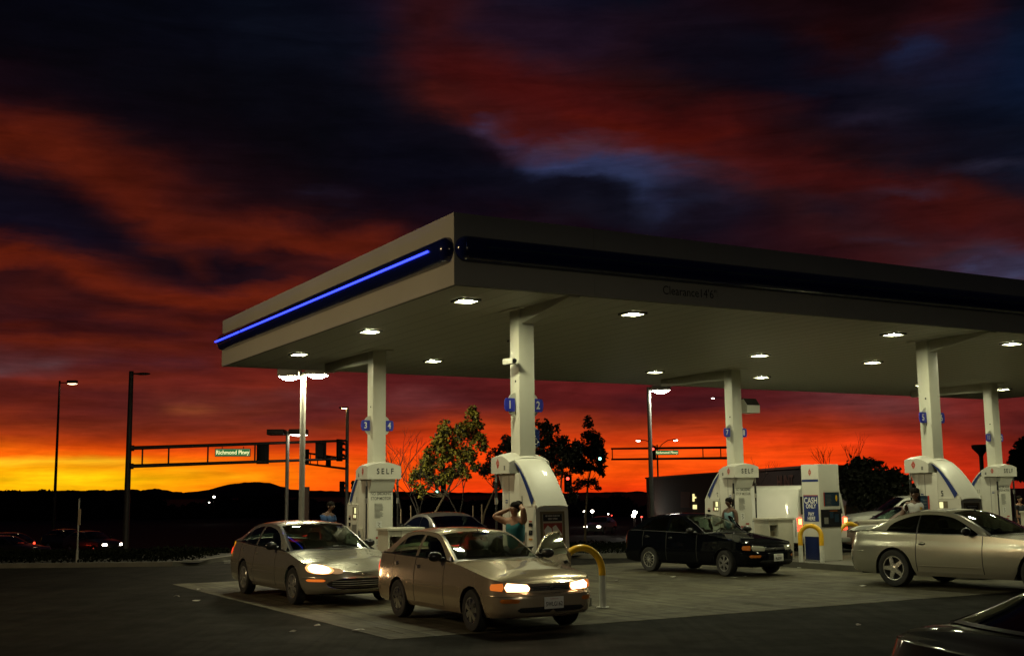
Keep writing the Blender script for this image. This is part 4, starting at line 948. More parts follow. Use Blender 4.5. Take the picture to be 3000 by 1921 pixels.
def make_car(name, label, cat, loc, rz, P, group=None):
    root = thing(name, label, cat, loc, rz, group); paint = P['paint']
    xf, xr = P['wb'] + P['fo'], -P['ro']; Wh = P['W'] / 2; rcf, rcr = P.get('rcf', .62), P.get('rcr', .5); nf, nr_ = P.get('nf', 2.6), P.get('nr', 3.0)
    zsp = crom(sorted(P['zs']), 8); ofp, osp, orp = P['of'], P['os'], P.get('orr')
    sill = P.get('sill', .22); wr = P['wr']; ar = P.get('ar', wr + .055)
    def zs(x): return float(np.interp(x, zsp[:, 0], zsp[:, 1]))
    def ipl(tb, z): return float(np.interp(z, [q[0] for q in tb], [q[1] for q in tb]))
    mid = (xf + xr) / 2; hl = (xf - xr) / 2
    def taper(x): return 1 - P.get('tap', .035) * abs((x - mid) / hl) ** 2.2
    def yw(x):
        y = Wh * taper(x); e = xf - x
        if e < rcf: y *= max(0, 1 - max(0, 1 - e / rcf) ** nf) ** (1 / nf)
        e = x - xr
        if e < rcr: y *= max(0, 1 - max(0, 1 - e / rcr) ** nr_) ** (1 / nr_)
        return y
    X = []
    for k in range(15):
        th = math.pi / 2 * k / 14; X.append(xf - rcf * (1 - math.cos(th) ** (2 / nf))); X.append(xr + rcr * (1 - math.cos(th) ** (2 / nr_)))
    for xc in (0, P['wb']):
        zc = wr - .01; am = math.asin(max(-1, min(1, (sill - zc) / ar)))
        for k in range(19):
            a = am + (math.pi - 2 * am) * k / 18; X.append(xc + ar * math.cos(a))
        X += [xc + ar * math.cos(am) + .012, xc - ar * math.cos(am) - .012]
    lines = P.get('doors', [])
    for d in lines: X += [d - .009, d + .009]
    X += [P['xc'], P['xt']]
    X += list(np.arange(xr + rcr, xf - rcf, .11))
    X = sorted(set(round(x, 4) for x in X), reverse=True); Xn = [X[0]]
    for x in X[1:]:
        if Xn[-1] - x > .003: Xn.append(x)
    X = Xn; K = len(X)
    Y = [yw(x) for x in X]; Y[0] = 0.; Y[-1] = 0.
    NX, NY = [], []
    for k in range(K):
        a, c = max(k - 1, 0), min(k + 1, K - 1); dx, dy = X[c] - X[a], Y[c] - Y[a]; l = math.hypot(dx, dy) or 1
        nx, ny = dy / l, -dx / l
        if k == 0: nx, ny = 1, 0
        if k == K - 1: nx, ny = -1, 0
        NX.append(nx); NY.append(ny)
    def zb(x):
        z = sill + P.get('nose_up', .02) * smoothstep(P['wb'] + .45, xf, x) + P.get('tail_up', .06) * smoothstep(-.4, xr, x)
        for xc in (0, P['wb']):
            d = x - xc
            if abs(d) <= ar: z = max(z, wr - .01 + math.sqrt(ar * ar - d * d))
        return z
    def off(nx, ny, z):
        return nx * nx * (ipl(ofp, z) if nx > 0 else ipl(orp, z)) + ny * ny * ipl(osp, z)
    def pos(k, z, s, lift=0.):
        o_ = off(NX[k], NY[k], z) + lift; return (X[k] + NX[k] * o_, s * (Y[k] + NY[k] * o_), z)
    T = [0, .03, .1, .18, .27, .36, .45, .53, .6, .67, .74, .81, .87, .92, .96, 1.0]
    # arc parameter for patches
    arc = [0.]
    for k in range(1, K): arc.append(arc[-1] + math.hypot(X[k] - X[k - 1], Y[k] - Y[k - 1]))
    def q_x(x): return float(np.interp(-x, [-v for v in X], arc))
    def q_y(y, front=True):
        if front:
            ks = [k for k in range(K) if X[k] > P['wb']]; return float(np.interp(y, [Y[k] for k in ks][:15 + 6], [arc[k] for k in ks][:15 + 6]))
        ks = [k for k in range(K) if X[k] < xr + rcr]; ks = ks[::-1]; return float(np.interp(y, [Y[k] for k in ks], [arc[k] for k in ks]))
    def S(q, z, s, lift=0.):
        k = min(max(int(np.searchsorted(arc, q)) - 1, 0), K - 2); t = (q - arc[k]) / max(1e-6, arc[k + 1] - arc[k])
        a, c = pos(k, z, 1, lift), pos(k + 1, z, 1, lift); return (a[0] + (c[0] - a[0]) * t, s * (a[1] + (c[1] - a[1]) * t), z)
    def patch(b, q0, q1, lo, hi, s, m_=0, lift=.006, n=14, rnd_=.0, rows_=5, skirt=True):
        # lo, hi: functions of t in 0..1; rnd_ rounds the ends
        G = []
        for i in range(n + 1):
            t = i / n; e = 1.
            if rnd_:
                d = min(t, 1 - t) / rnd_
                if d < 1: e = math.sqrt(max(0.0, 1 - (1 - d) ** 2)) * .97 + .03
            l_, h_ = lo(t), hi(t); c_ = (l_ + h_) / 2; hh = (h_ - l_) / 2 * e
            G.append([S(q0 + (q1 - q0) * t, c_ + hh * v, s, lift * (1 - .25 * abs(v) ** 4)) for v in np.linspace(-1, 1, rows_)])
        b.grid(G, m_)
        if skirt:
            ring = [G[i][0] for i in range(n + 1)] + [G[n][j] for j in range(rows_)] + [G[i][rows_ - 1] for i in range(n, -1, -1)] + [G[0][j] for j in range(rows_ - 1, -1, -1)]
            cx = Vector((0, 0, .6)); vs = []
            for p in ring: 
                vp = Vector(p); d = Vector((vp.x - mid, vp.y * 2, 0)).normalized() * -(lift + .01); vs.append((p, tuple(vp + d)))
            b.add([p for a in vs for p in a], [(2 * i, 2 * i + 1, 2 * i + 3, 2 * i + 2) for i in range(len(vs) - 1)], m_)
    # ---- body sides, with each door skin separate
    body = MB(); opn = P.get('open_door'); doors_m = {}
    dz = P.get('doorsill', sill + .10)
    spans = [(lines[i], lines[i + 1]) for i in range(len(lines) - 1)]
    for s in (1, -1):
        for k in range(K - 1):
            ca = [pos(k, zb(X[k]) + (zs(X[k]) - zb(X[k])) * t, s) for t in T]
            cb = [pos(k + 1, zb(X[k + 1]) + (zs(X[k + 1]) - zb(X[k + 1])) * t, s) for t in T]
            xm = (X[k] + X[k + 1]) / 2; seam = any(abs(xm - d) < .0092 for d in lines)
            di = next((i for i, (a, c) in enumerate(spans) if c < xm < a and not seam), None)
            for j in range(len(T) - 1):
                quad_ = [ca[j], ca[j + 1], cb[j + 1], cb[j]]
                if seam and j > 1: body.add(quad_, [(0, 1, 2, 3)], 1, False)
                elif di is not None and j >= 2:
                    doors_m.setdefault((di, s), MB()).add(quad_, [(0, 1, 2, 3)], 0, True)
                else: body.add(quad_, [(0, 1, 2, 3)], 0, True)
    # hood and deck
    VG = [-1, -.93, -.9, -.893, -.75, -.5, -.25, 0, .25, .5, .75, .893, .9, .93, 1]
    def deck(x0, x1, crown):
        ks = [k for k in range(K) if x1 - 1e-6 <= X[k] <= x0 + 1e-6]; G = []
        for k in ks:
            px, py, pz = pos(k, zs(X[k]), 1); cr0 = crown(X[k]); G.append([(px, py * v, pz + cr0 * (1 - abs(v) ** 2.4)) for v in VG])
        return G
    cowl_c = P.get('cowl_crown', .05)
    hood = deck(xf, P['xc'], lambda x: .012 + (cowl_c - .012) * smoothstep(xf, xf - .6, x))
    tr_c = P.get('deck_crown', .03)
    trunk = deck(P['xt'], xr, lambda x: tr_c * smoothstep(xr, xr + .3, x))
    def addgrid(G, name):
        bb = MB(); a_, c_ = len(G), len(G[0])
        for i in range(a_ - 1):
            for j in range(c_ - 1):
                sm = j in (2, 11) and i > 3
                bb.add([G[i][j], G[i][j + 1], G[i + 1][j + 1], G[i + 1][j]], [(0, 1, 2, 3)], 1 if sm else 0, not sm)
        return bb
    def weld(bb):
        seen = {}; remap = []; nv = []
        for p in bb.v:
            key = (round(p[0], 4), round(p[1], 4), round(p[2], 4))
            if key not in seen: seen[key] = len(nv); nv.append(p)
            remap.append(seen[key])
        bb.v = nv; nf_, nm, ns_ = [], [], []
        for f, m_, s_ in zip(bb.f, bb.m, bb.s):
            g = []
            for i in f:
                i = remap[i]
                if i not in g: g.append(i)
            if len(g) >= 3: nf_.append(tuple(g)); nm.append(m_); ns_.append(s_)
        bb.f, bb.m, bb.s = nf_, nm, ns_; return bb
    weld(addgrid(hood, 'hood')).build('hood', [paint, 'seam'], root, 50)
    if not P.get('wagon'): weld(addgrid(trunk, 'trunk')).build('trunk_lid', [paint, 'seam'], root, 50)
    # wheel wells and floor
    for xc in (0, P['wb']):
        for s in (1, -1):
            G = []
            for a in np.linspace(R(-8), R(188), 15):
                G.append([(xc + (ar + .004) * math.cos(a), s * yy, wr - .01 + (ar + .004) * math.sin(a)) for yy in (yw(xc) - .03, yw(xc) - .32)])
            body.grid(G, 2)
            body.add([(xc + (ar + .01) * math.cos(a), s * (yw(xc) - .31), wr + (ar + .01) * math.sin(a)) for a in np.linspace(R(-8), R(188), 15)], [tuple(range(15))], 2)
    body.bx(xr + .25, xf - .3, -Wh + .34, Wh - .34, sill - .02, sill + .12, 2); body.bx(ar + .05, P['wb'] - ar - .05, -Wh + .1, Wh - .1, sill - .0, sill + .1, 2)
    # ---- greenhouse
    rail = crom(P['rail'], 8); NR = len(rail); rx, rz_r, ry = rail[:, 0], rail[:, 1], rail[:, 2]
    def belt(x):
        k = min(range(K), key=lambda q: abs(X[q] - x)); 
        o_ = off(0, 1, zs(x)); return (x, yw(x) + o_, zs(x))
    glz = P['glass_top']; gx = [g[0] for g in glz][::-1]; gz = [g[1] for g in glz][::-1]; gsp = crom(sorted([(a, c) for a, c in glz]), 6)
    def zg(x): return float(np.interp(x, gsp[:, 0], gsp[:, 1], left=-1, right=-1))
    railx = rx[::-1]; 
    def rail_at(x): return float(np.interp(x, railx, rz_r[::-1])), float(np.interp(x, railx, ry[::-1]))
    xs2 = sorted(set([round(v, 4) for v in list(rx)] + [round(v, 4) for p in P['pillars'] for v in p] + [round(v, 4) for v in gsp[:, 0]]), reverse=True)
    xs2 = [x for x in xs2 if rx[-1] - 1e-6 <= x <= rx[0] + 1e-6]
    gh = MB(); win = {}
    def side_pt(x, z, s):
        bx_, by_, bz_ = belt(x); rz__, ry__ = rail_at(x); t = max(0, min(1, (z - bz_) / max(.02, rz__ - bz_)))
        ytop = by_ + (ry__ - by_) * min(1, max(0, (rz__ - bz_) / .08))
        return (x, s * (by_ - .004 + (ytop - by_) * t + P.get('bulge', .022) * math.sin(math.pi * t)), z)
    zlo_off = .018
    fd_span = None
    for s in (1, -1):
        for a, c in zip(xs2[:-1], xs2[1:]):
            xm = (a + c) / 2; pil = any(p1 <= xm <= p0 for p0, p1 in P['pillars'])
            inside = gx[0] < xm < gx[-1] and not pil
            wi_ = sum(1 for p0, p1 in P['pillars'] if xm < p1)
            open_here = opn and s == opn['side'] and spans[0][1] < xm < spans[0][0]
            cols = []
            for x in (a, c):
                bz_ = zs(x); rz__ = max(rail_at(x)[0], bz_ + .001); lo = bz_ + zlo_off; hi = min(zg(x), rz__ - .012)
                if hi < lo: hi = lo = min(lo, rz__)
                cols.append((bz_, lo, hi, rz__))
            def strip(i, j, n_, bb, m_, lift=0.):
                G = [[side_pt(x, co[i] + (co[j] - co[i]) * t, s) for t in np.linspace(0, 1, n_ + 1)] for x, co in zip((a, c), cols)]
                bb.grid(G, m_)
            if not open_here: strip(0, 1, 1, gh, 3)
            strip(2, 3, 2, gh, 0)
            if inside:
                if not open_here: strip(1, 2, 4, win.setdefault((wi_, s), MB()), 0)
            elif not (open_here and not pil): strip(1, 2, 3, gh, 3 if P.get('black_pillar') and gx[0] < xm < gx[-1] else 0)
    def top_pt(i, v):
        x, z, y = rail[i]; zz = float(z)
        tt = (rz_r[i] - zs(rx[i])) / (rz_r.max() - zs(rx[i])) if rz_r.max() > zs(rx[i]) else 1
        front = rx[i] > P['xmid']
        bow = (P.get('bowf', .16) if front else -P.get('bowr', .12)) * (1 - max(0, min(1, tt))) + (.03 if front else -.03)
        crown = (cowl_c * .5 if front else tr_c * .5) * (1 - tt) + P.get('roof_crown', .05) * tt
        return (x + bow * (1 - v * v), v * (y + P.get('bulge', .022) * 0), zz + crown * (1 - abs(v) ** 2.2))
    V = [-1, -.97, -.925, -.8, -.6, -.35, 0, .35, .6, .8, .925, .97, 1]
    roof = MB(); ws = MB(); bl = MB()
    i_h = min(range(NR), key=lambda i: abs(rx[i] - P['xheader'])); i_b = min(range(NR), key=lambda i: abs(rx[i] - P['xback']))
    for i in range(NR - 1):
        G = [[top_pt(i, v) for v in V], [top_pt(i + 1, v) for v in V]]
        for j in range(len(V) - 1):
            q_ = [G[0][j], G[0][j + 1], G[1][j + 1], G[1][j]]; inner = 2 <= j <= len(V) - 4
            if i < i_h: tgt, m_ = (ws, 0) if inner and i >= 1 else (gh, 3 if (i < 1 or j in (1, len(V) - 3)) else 0)
            elif i >= i_b: tgt, m_ = (bl, 0) if inner and i < NR - 2 else (gh, 3 if inner or j in (1, len(V) - 3) else 0)
            else: tgt, m_ = roof, 0
            tgt.add(q_, [(0, 1, 2, 3)], m_, True)
    # connecting drip edge between side and top surfaces
    weld(roof).build('roof', [paint], root, 60)
    gob = weld(gh); gl = P.get('glass', 'car_glass')
    weld(body)
    for mdl in (gob,):
        o_ = len(body.v); body.v += mdl.v; body.f += [tuple(i + o_ for i in f) for f in mdl.f]; body.m += mdl.m; body.s += mdl.s
    # front mask: grille intake, skirts
    body.build('body', [paint, 'seam', 'black_matte', 'black_plastic'], root, 42)
    weld(ws).build('windshield', ['car_glass'], root, 80); weld(bl).build('rear_window', [gl], root, 80)
    for key, bb in win.items(): weld(bb).build('side_window', [gl if key[0] else P.get('glass_front', gl)], root, 80)
    # ---- doors
    for (di, s), bb in doors_m.items():
        weld(bb); x0, x1 = spans[di]
        isopen = opn and s == opn['side'] and di == 0
        if isopen:
            # inner skin, edge and window frame
            inner = MB(); n0 = len(bb.v); vi = [(p[0], p[1] - s * .11, p[2]) for p in bb.v]
            bb.add(vi, [tuple(reversed([i for i in f])) for f in bb.f], 1, True)
            bb.bx(x1, x1 + .012, s * (Wh - .14), s * (Wh - .02), sill + .14, zs(x1), 0); bb.bx(x0 - .012, x0, s * (Wh - .14), s * (Wh - .02), sill + .14, zs(x0), 0)
            top_ = [Vector(side_pt(x, zs(x) + .01, s)) for x in (x0, x1)]
            bb.tube([Vector(side_pt(x0, zs(x0) - .02, s)) - Vector((0, s * .05, 0)), Vector(side_pt(x1, zs(x1) - .02, s)) - Vector((0, s * .05, 0))], .05, 1, 8)
            fr = []
            for x in np.linspace(x0 - .02, x1 + .02, 14):
                zt_ = max(min(zg(x), rail_at(x)[0] - .03), zs(x) + .01); fr.append(side_pt(x, zt_, s))
            fr.append(side_pt(x1 + .01, zs(x1), s))
            bb.tube([side_pt(x0 - .03, zs(x0 - .03), s)] + fr, .022, 0, 8)
        pv = Vector((x0, s * (Wh - .05), 0))
        if isopen: bb.v = [tuple(Vector(p) - pv) for p in bb.v]
        d = bb.build('door', [paint, 'dash'], root, 50)
        if isopen: d.location = pv; d.rotation_euler = (0, 0, -s * -opn['angle'] * -1)
        hb = MB(); hx = x1 + P.get('handle_dx', .14); hz = zs(hx) - P.get('handle_dz', .13); p = Vector(S(q_x(hx), hz, s, .004))
        hb.ell(p, (.075, .012, .03), 0, 14, 7)
        if P.get('handle_bar'): hb.tube([p + Vector((-.06, s * .014, .005)), p + Vector((0, s * .024, .01)), p + Vector((.06, s * .014, .005))], .011, 1, 8)
        if isopen: hb.v = [tuple(Vector(q) - pv) for q in hb.v]
        hb.build('handle', [P.get('handle_mat', 'black_plastic'), paint], d)
        if isopen:
            wb_ = MB(); G = []
            for x in np.linspace(x0 - .12, x1 + .03, 12):
                z1__ = max(min(zg(x), rail_at(x)[0] - .03), zs(x) + .012); G.append([tuple(Vector(side_pt(x, zs(x) + (z1__ - zs(x)) * t, s)) - pv) for t in (0, .5, 1)])
            wb_.grid(G); wb_.build('side_window', ['car_glass'], d)
        if di == 0 or isopen:
            mb = MB(); mx_ = P['mirror'][0]; c = Vector(side_pt(mx_, zs(mx_) + P['mirror'][1], s)) + Vector((.0, s * .14, 0))
            mb.ell(c, (.065, .115, .075), 0, 16, 10); mb.tube([c - Vector((-.02, s * .14, .05)), c - Vector((0, s * .04, .03))], [.045, .03], 0, 8)
            mb.ell(c - Vector((.045, 0, 0)), (.025, .098, .06), 1, 14, 8)
            if isopen: mb.v = [tuple(Vector(q) - pv) for q in mb.v]; mb.build('mirror', [P.get('mirror_mat', 'black_plastic'), 'screen_dark'], d)
            else: mb.build('mirror', [P.get('mirror_mat', 'black_plastic'), 'screen_dark'], root)
    # side moulding
    if P.get('moulding'):
        z_, h_ = P['moulding']
        for s in (1, -1):
            for xa, xb in [(q[0] - .01, q[1] + .01) for q in spans]:
                if opn and s == opn['side'] and (xa, xb) == (spans[0][0] - .01, spans[0][1] + .01): continue
                xb = max(xb, ar + .04)
                if xa - xb < .1: continue
                b = MB(); patch(b, q_x(xa), q_x(xb), lambda t: z_ - h_, lambda t: z_ + h_, s, 0, .012, 10, .04, 4); b.build('side_moulding', [P.get('moulding_mat', paint)], root)
    # interior
    iw = Wh - .16; xs_ = P['xseat']
    for k, (sx_, ys__) in enumerate([(xs_, (-.36, .36)), (xs_ - .85, (-.33, .33))]):
        if k and P.get('no_rear'): continue
        for sy in ys__:
            b = MB(); hw = .24 if k == 0 else .31
            b.box((sx_, sy, .42), (.5, hw * 2, .2), 0, 0, .05)
            c = Vector((sx_ - .30, sy, .72)); M = Matrix.Translation(c) @ Matrix.Rotation(R(-14), 4, 'Y'); b.M = M; b.box((0, 0, 0), (.13, hw * 2, .62 if k == 0 else .5), 0, 0, .05)
            if k == 0 or P.get('rear_rests'): b.box((-.02, 0, .40 if k == 0 else .3), (.09, .25, .17), 0, 0, .04)
            b.M = Matrix.Identity(4); b.build('seat', ['seat_cloth'], root)
    b = MB(); zd = zs(P['xc']) - .03; b.bx(P['xc'] - .42, P['xc'] + .12, -iw, iw, zd - .3, zd - .02, 0, .05); b.build('dashboard', ['dash'], root)
    b = MB(); sc = Vector((P['xc'] - .55, .36, zd - .03)); M = Matrix.Translation(sc) @ Matrix.Rotation(R(-65), 4, 'Y'); b.M = M
    b.tube([(.18 * math.cos(a), .18 * math.sin(a), 0) for a in np.linspace(0, math.tau, 20)], .015, 0, 8, False); b.tube([(-.18, 0, 0), (.18, 0, 0)], .02, 0, 6); b.build('steering_wheel', ['black_plastic'], root)
    b = MB(); b.box((P['xheader'] + .12, 0, rz_r.max() - .05), (.03, .24, .07), 0, 0, .012); b.tube([(P['xheader'] + .10, 0, rz_r.max() - .02), (P['xheader'] + .06, 0, rz_r.max() + .03)], .012, 0, 6); b.build('rear_view_mirror', ['black_plastic'], root)
    # wipers
    if P.get('wipers', True):
        for yy in (-.12, .42):
            b = MB(); pts = []
            for t in np.linspace(0, 1, 6):
                v = (yy - .5 * t + .05) / ry[1]; v = max(-.95, min(.95, v)); i = 1 + t * .9; i0 = int(i); pa, pb = Vector(top_pt(i0, v)), Vector(top_pt(i0 + 1, v)); pts.append(pa.lerp(pb, i - i0) + Vector((.015, 0, .018)))
            b.tube(pts, .008, 0, 6); b.build('wiper', ['black_plastic'], root)
    # wheels
    yc = Wh - .115
    for xc in (0, P['wb']):
        for s in (1, -1):
            st = P['wheels'][0 if xc == 0 else 1]; wheel(root, xc, s, yc, wr, P['rim'], st[0], st[1], P.get('tw', .19), P.get('steer', 0) if xc else 0)
    ctx = dict(root=root, patch=patch, q_y=q_y, q_x=q_x, S=S, xf=xf, xr=xr, zs=zs, Wh=Wh, pos=pos)
    return ctx

def plate(ctx, x_front, z, txt, front=True, dark=False, top='California'):
    b = MB(); S, q_y = ctx['S'], ctx['q_y']; p = Vector(S(0. if front else ctx['q_y'](0, False), z, 1, .02)); sg = 1 if front else -1
    b.box((p.x, 0, z), (.012, .31, .16), 0, 0, .004)
    b.text(txt, (p.x + sg * .0065, 0, z - .018), (0, sg, 0), (0, 0, 1), .080, 1, .80, bold=True, lift=.002)
    b.text(top, (p.x + sg * .0065, 0, z + .055), (0, sg, 0), (0, 0, 1), .034, 2, 1., lift=.002)
    b.build('licence_plate', ['plate_white', 'lettering_black', 'print_red'], ctx['root'])
lin = lambda a, c: (lambda t: a + (c - a) * t)

COROLLA = dict(wb=2.465, fo=.87, ro=1.06, W=1.70, rcf=.5, rcr=.42, nf=2.8, wr=.292, rim=.185, xc=1.80, xt=-.76, xmid=.6, xheader=1.08, xback=-.16, xseat=.85,
    zs=[(3.34, .665), (3.05, .74), (2.465, .835), (1.8, .925), (1.0, .945), (0, .965), (-.5, .975), (-.9, .96), (-1.06, .925)],
    rail=[(1.80, .925, .735), (1.45, 1.125, .675), (1.08, 1.295, .605), (.7, 1.335, .585), (.25, 1.335, .58), (-.1, 1.305, .585), (-.38, 1.20, .615), (-.60, 1.07, .665), (-.76, .975, .70)],
    glass_top=[(1.64, .955), (1.36, 1.115), (1.08, 1.235), (.7, 1.285), (.3, 1.283), (.03, 1.24), (-.18, 1.12), (-.34, .99)],
    pillars=[(.66, .57), (-.02, -.045)], doors=[1.62, .62, -.20 + .0], of=[(.2, -.15), (.27, -.03), (.34, 0), (.50, .0), (.535, -.012), (.55, -.06), (.64, -.075), (.70, -.12), (.9, -.2)],
    os=[(.2, -.08), (.29, -.03), (.42, -.006), (.58, 0), (.62, -.006), (.78, -.02), (.93, -.055), (1.0, -.07)],
    orr=[(.2, -.14), (.28, -.03), (.40, 0), (.55, 0), (.58, -.045), (.8, -.055), (.95, -.10)], mirror=(1.50, .06), moulding=(.56, .018), cowl_crown=.05, roof_crown=.052,
    wheels=[('cap7', 'rim_chrome'), ('cap7', 'rim_chrome')])
def corolla_face(c, lit, paint):
    p, qy, qx = c['patch'], c['q_y'], c['q_x']; r = c['root']
    for s in (1, -1):
        b = MB(); p(b, qy(.33), qy(.70), lin(.570, .580), lin(.668, .70), s, 0, .012, 12, .04)
        if lit: p(b, qy(.345), qy(.69), lin(.580, .590), lin(.660, .690), s, 1, .016, 12, .08)
        b.build('headlight', ['head_lit_rim' if lit else 'head_off', 'head_lit'], r)
        b = MB(); p(b, qy(.708), qx(3.335 - .34), lin(.585, .60), lin(.695, .68), s, 0, .010, 12, .05)
        b.build('turn_signal', ['lens_amber_lit' if lit else 'lens_amber'], r)
        b = MB(); p(b, qy(.50), qy(.74), lin(.43, .43), lin(.485, .485), s, 0, .010, 10, .1); b.build('bumper_lamp', ['lens_amber'], r)
        b = MB(); p(b, qx(c['xr'] + .25), qy(.44, False), lin(.66, .66), lin(.86, .84), s, 0, .010, 12, .05); b.build('tail_light', ['lens_red_glow' if lit else 'lens_red'], r)
        b = MB(); p(b, qy(.0), qy(.33), lin(.585, .585), lin(.645, .64), s, 0, .006, 8, 0)
        for z in (.60, .62): p(b, qy(0), qy(.32), lin(z, z), lin(z + .006, z + .006), s, 1, .012, 8, 0)
        b.build('grille', ['black_plastic', 'steel_dull'], r)
        b = MB(); p(b, qy(.0), qy(.54), lin(.29, .30), lin(.375, .365), s, 0, .004, 10, .12); b.build('air_intake', ['black_matte'], r)
        b = MB(); p(b, 0, qx(2.90), lin(.515, .515), lin(.53, .53), s, 0, .012, 16, 0); b.build('bumper_trim', [paint], r)
    b = MB(); q = c['S'](0, .625, 1, .02); b.tube([(q[0], .05 * math.cos(a), .615 + .03 * math.sin(a)) for a in np.linspace(0, math.tau, 14)], .004, 0, 6, False); b.tube([(q[0], .028 * math.cos(a), .622 + .02 * math.sin(a)) for a in np.linspace(0, math.tau, 12)], .003, 0, 6, False); b.build('emblem', ['chrome'], r)
P1 = dict(COROLLA, paint='paint_gold', open_door=dict(side=1, angle=R(62)), steer=R(-2))
g = make_car('gold_sedan', 'gold four door sedan with lit headlights and its driver door open', 'car', (-1.15, 19.50, .012), R(-59.8), P1)
corolla_face(g, True, 'paint_gold'); plate(g, 0, .42, '5WLG162')
P2 = dict(COROLLA, paint='paint_black', wheels=[('wire12', 'rim_alloy'), ('steel', 'rim_dull')], steer=R(-10), open_door=dict(side=1, angle=R(38)))
g = make_car('black_sedan', 'black four door sedan with unlit headlights and mismatched wheels', 'car', (3.92, 29.65, .012), R(-52.8), P2)
corolla_face(g, False, 'paint_black'); plate(g, 0, .42, '4LJZ501')

CONC = dict(wb=2.87, fo=1.08, ro=1.33, W=1.88, wr=.325, rim=.215, xc=2.42, xt=-.88, xmid=.7, xheader=1.38, xback=-.2, xseat=.95, rcf=.85, nf=2.3, rcr=.6, sill=.21, tap=.05,
    zs=[(3.95, .585), (3.7, .66), (3.4, .74), (2.87, .835), (2.4, .905), (1.4, .94), (.3, .965), (-.5, 1.0), (-1.0, .985), (-1.33, .91)],
    rail=[(2.42, .905, .80), (2.05, 1.08, .755), (1.7, 1.23, .70), (1.35, 1.345, .655), (.9, 1.38, .64), (.3, 1.372, .63), (-.2, 1.29, .65), (-.55, 1.15, .70), (-.88, 1.01, .78)],
    glass_top=[(2.1, .96), (1.75, 1.15), (1.4, 1.27), (.9, 1.325), (.4, 1.315), (0, 1.24), (-.25, 1.13), (-.42, 1.02)],
    pillars=[(.72, .62), (-.0, -.03)], doors=[1.95, .67, -.30], of=[(.18, -.20), (.26, -.05), (.36, 0), (.5, -.01), (.6, -.04), (.75, -.12), (.9, -.2)],
    os=[(.2, -.09), (.3, -.03), (.45, -.004), (.6, 0), (.78, -.02), (.95, -.07), (1.0, -.08)], orr=[(.2, -.14), (.3, -.03), (.45, 0), (.6, -.01), (.8, -.06), (1, -.14)],
    mirror=(1.90, .07), moulding=(.50, .022), cowl_crown=.055, roof_crown=.045, bowf=.24, handle_mat='paint_taupe', wheels=[('cap9', 'rim_alloy'), ('cap9', 'rim_alloy')], paint='paint_taupe', hood=1)
c = make_car('taupe_sedan', 'taupe grey four door sedan with one oval headlight lit, behind the gold car', 'car', (-4.62, 24.35, .012), R(-60.0), CONC)
p, qy, qx, r = c['patch'], c['q_y'], c['q_x'], c['root']
for s in (1, -1):
    b = MB(); p(b, qy(.40), qy(.58), lin(.565, .575), lin(.665, .70), s, 1, .014, 8, .0); p(b, qy(.58), qy(.86), lin(.575, .60), lin(.70, .715), s, 0, .016, 10, .0)
    b = MB(); 
    p(b, qy(.50), qy(.87), lambda t: .548 + .04 * t, lambda t: .690 + .065 * t, s, 0, .016, 16, .40); p(b, qy(.55), qy(.84), lambda t: .562 + .04 * t, lambda t: .682 + .060 * t, s, 1, .021, 16, .45)
    b.build('headlight', ['head_lit_rim', 'head_lit' if s < 0 else 'head_lit_dim'], r)
    b = MB(); p(b, qy(.34), qy(.60), lambda t: .555 + .02 * t, lambda t: .645 + .04 * t, s, 0, .012, 12, .5); b.build('turn_signal', ['head_lit_soft'], r)
    b = MB(); p(b, qy(.62), qy(.86), lin(.43, .43), lin(.475, .475), s, 0, .010, 10, .15); b.build('bumper_lamp', ['lens_amber_lit'], r)
    b = MB(); p(b, qy(.60), qx(3.3), lin(.485, .485), lin(.51, .51), s, 0, .012, 12, .05); b.build('bumper_trim', ['paint_taupe'], r)
    GL = lambda t: .295 + .012 * t + .07 * t ** 5; GH = lambda t: .485 - .085 * t ** 4
    b = MB(); p(b, 0, qy(.60), GL, GH, s, 0, .004, 14, 0)
    for z in (.33, .365, .40, .435): p(b, 0, qy(.52), lin(z, z), lin(z + .007, z + .007), s, 1, .010, 10, 0)
    p(b, 0, qy(.61), lambda t: GL(t) - .012, lambda t: GL(t) + .002, s, 2, .018, 14, 0); p(b, 0, qy(.61), GH, lambda t: GH(t) + .009, s, 2, .012, 14, 0)
    b.build('grille', ['black_matte', 'steel_dull', 'chrome'], r)
    b = MB(); p(b, qx(c['xr'] + .45), qy(.5, False), lin(.74, .72), lin(.90, .86), s, 0, .012, 12, .3); b.build('tail_light', ['lens_red_glow'], r)
b = MB(); q = c['S'](0, .545, 1, .012)
b.ell((q[0], 0, .545), (.006, .028, .020), 0, 12, 6)
for s in (1, -1): b.tube([(q[0], s * .03, .55), (q[0] - .005, s * .10, .556), (q[0] - .02, s * .19, .553)], [.008, .007, .002], 0, 6)
b.build('emblem', ['chrome'], r)

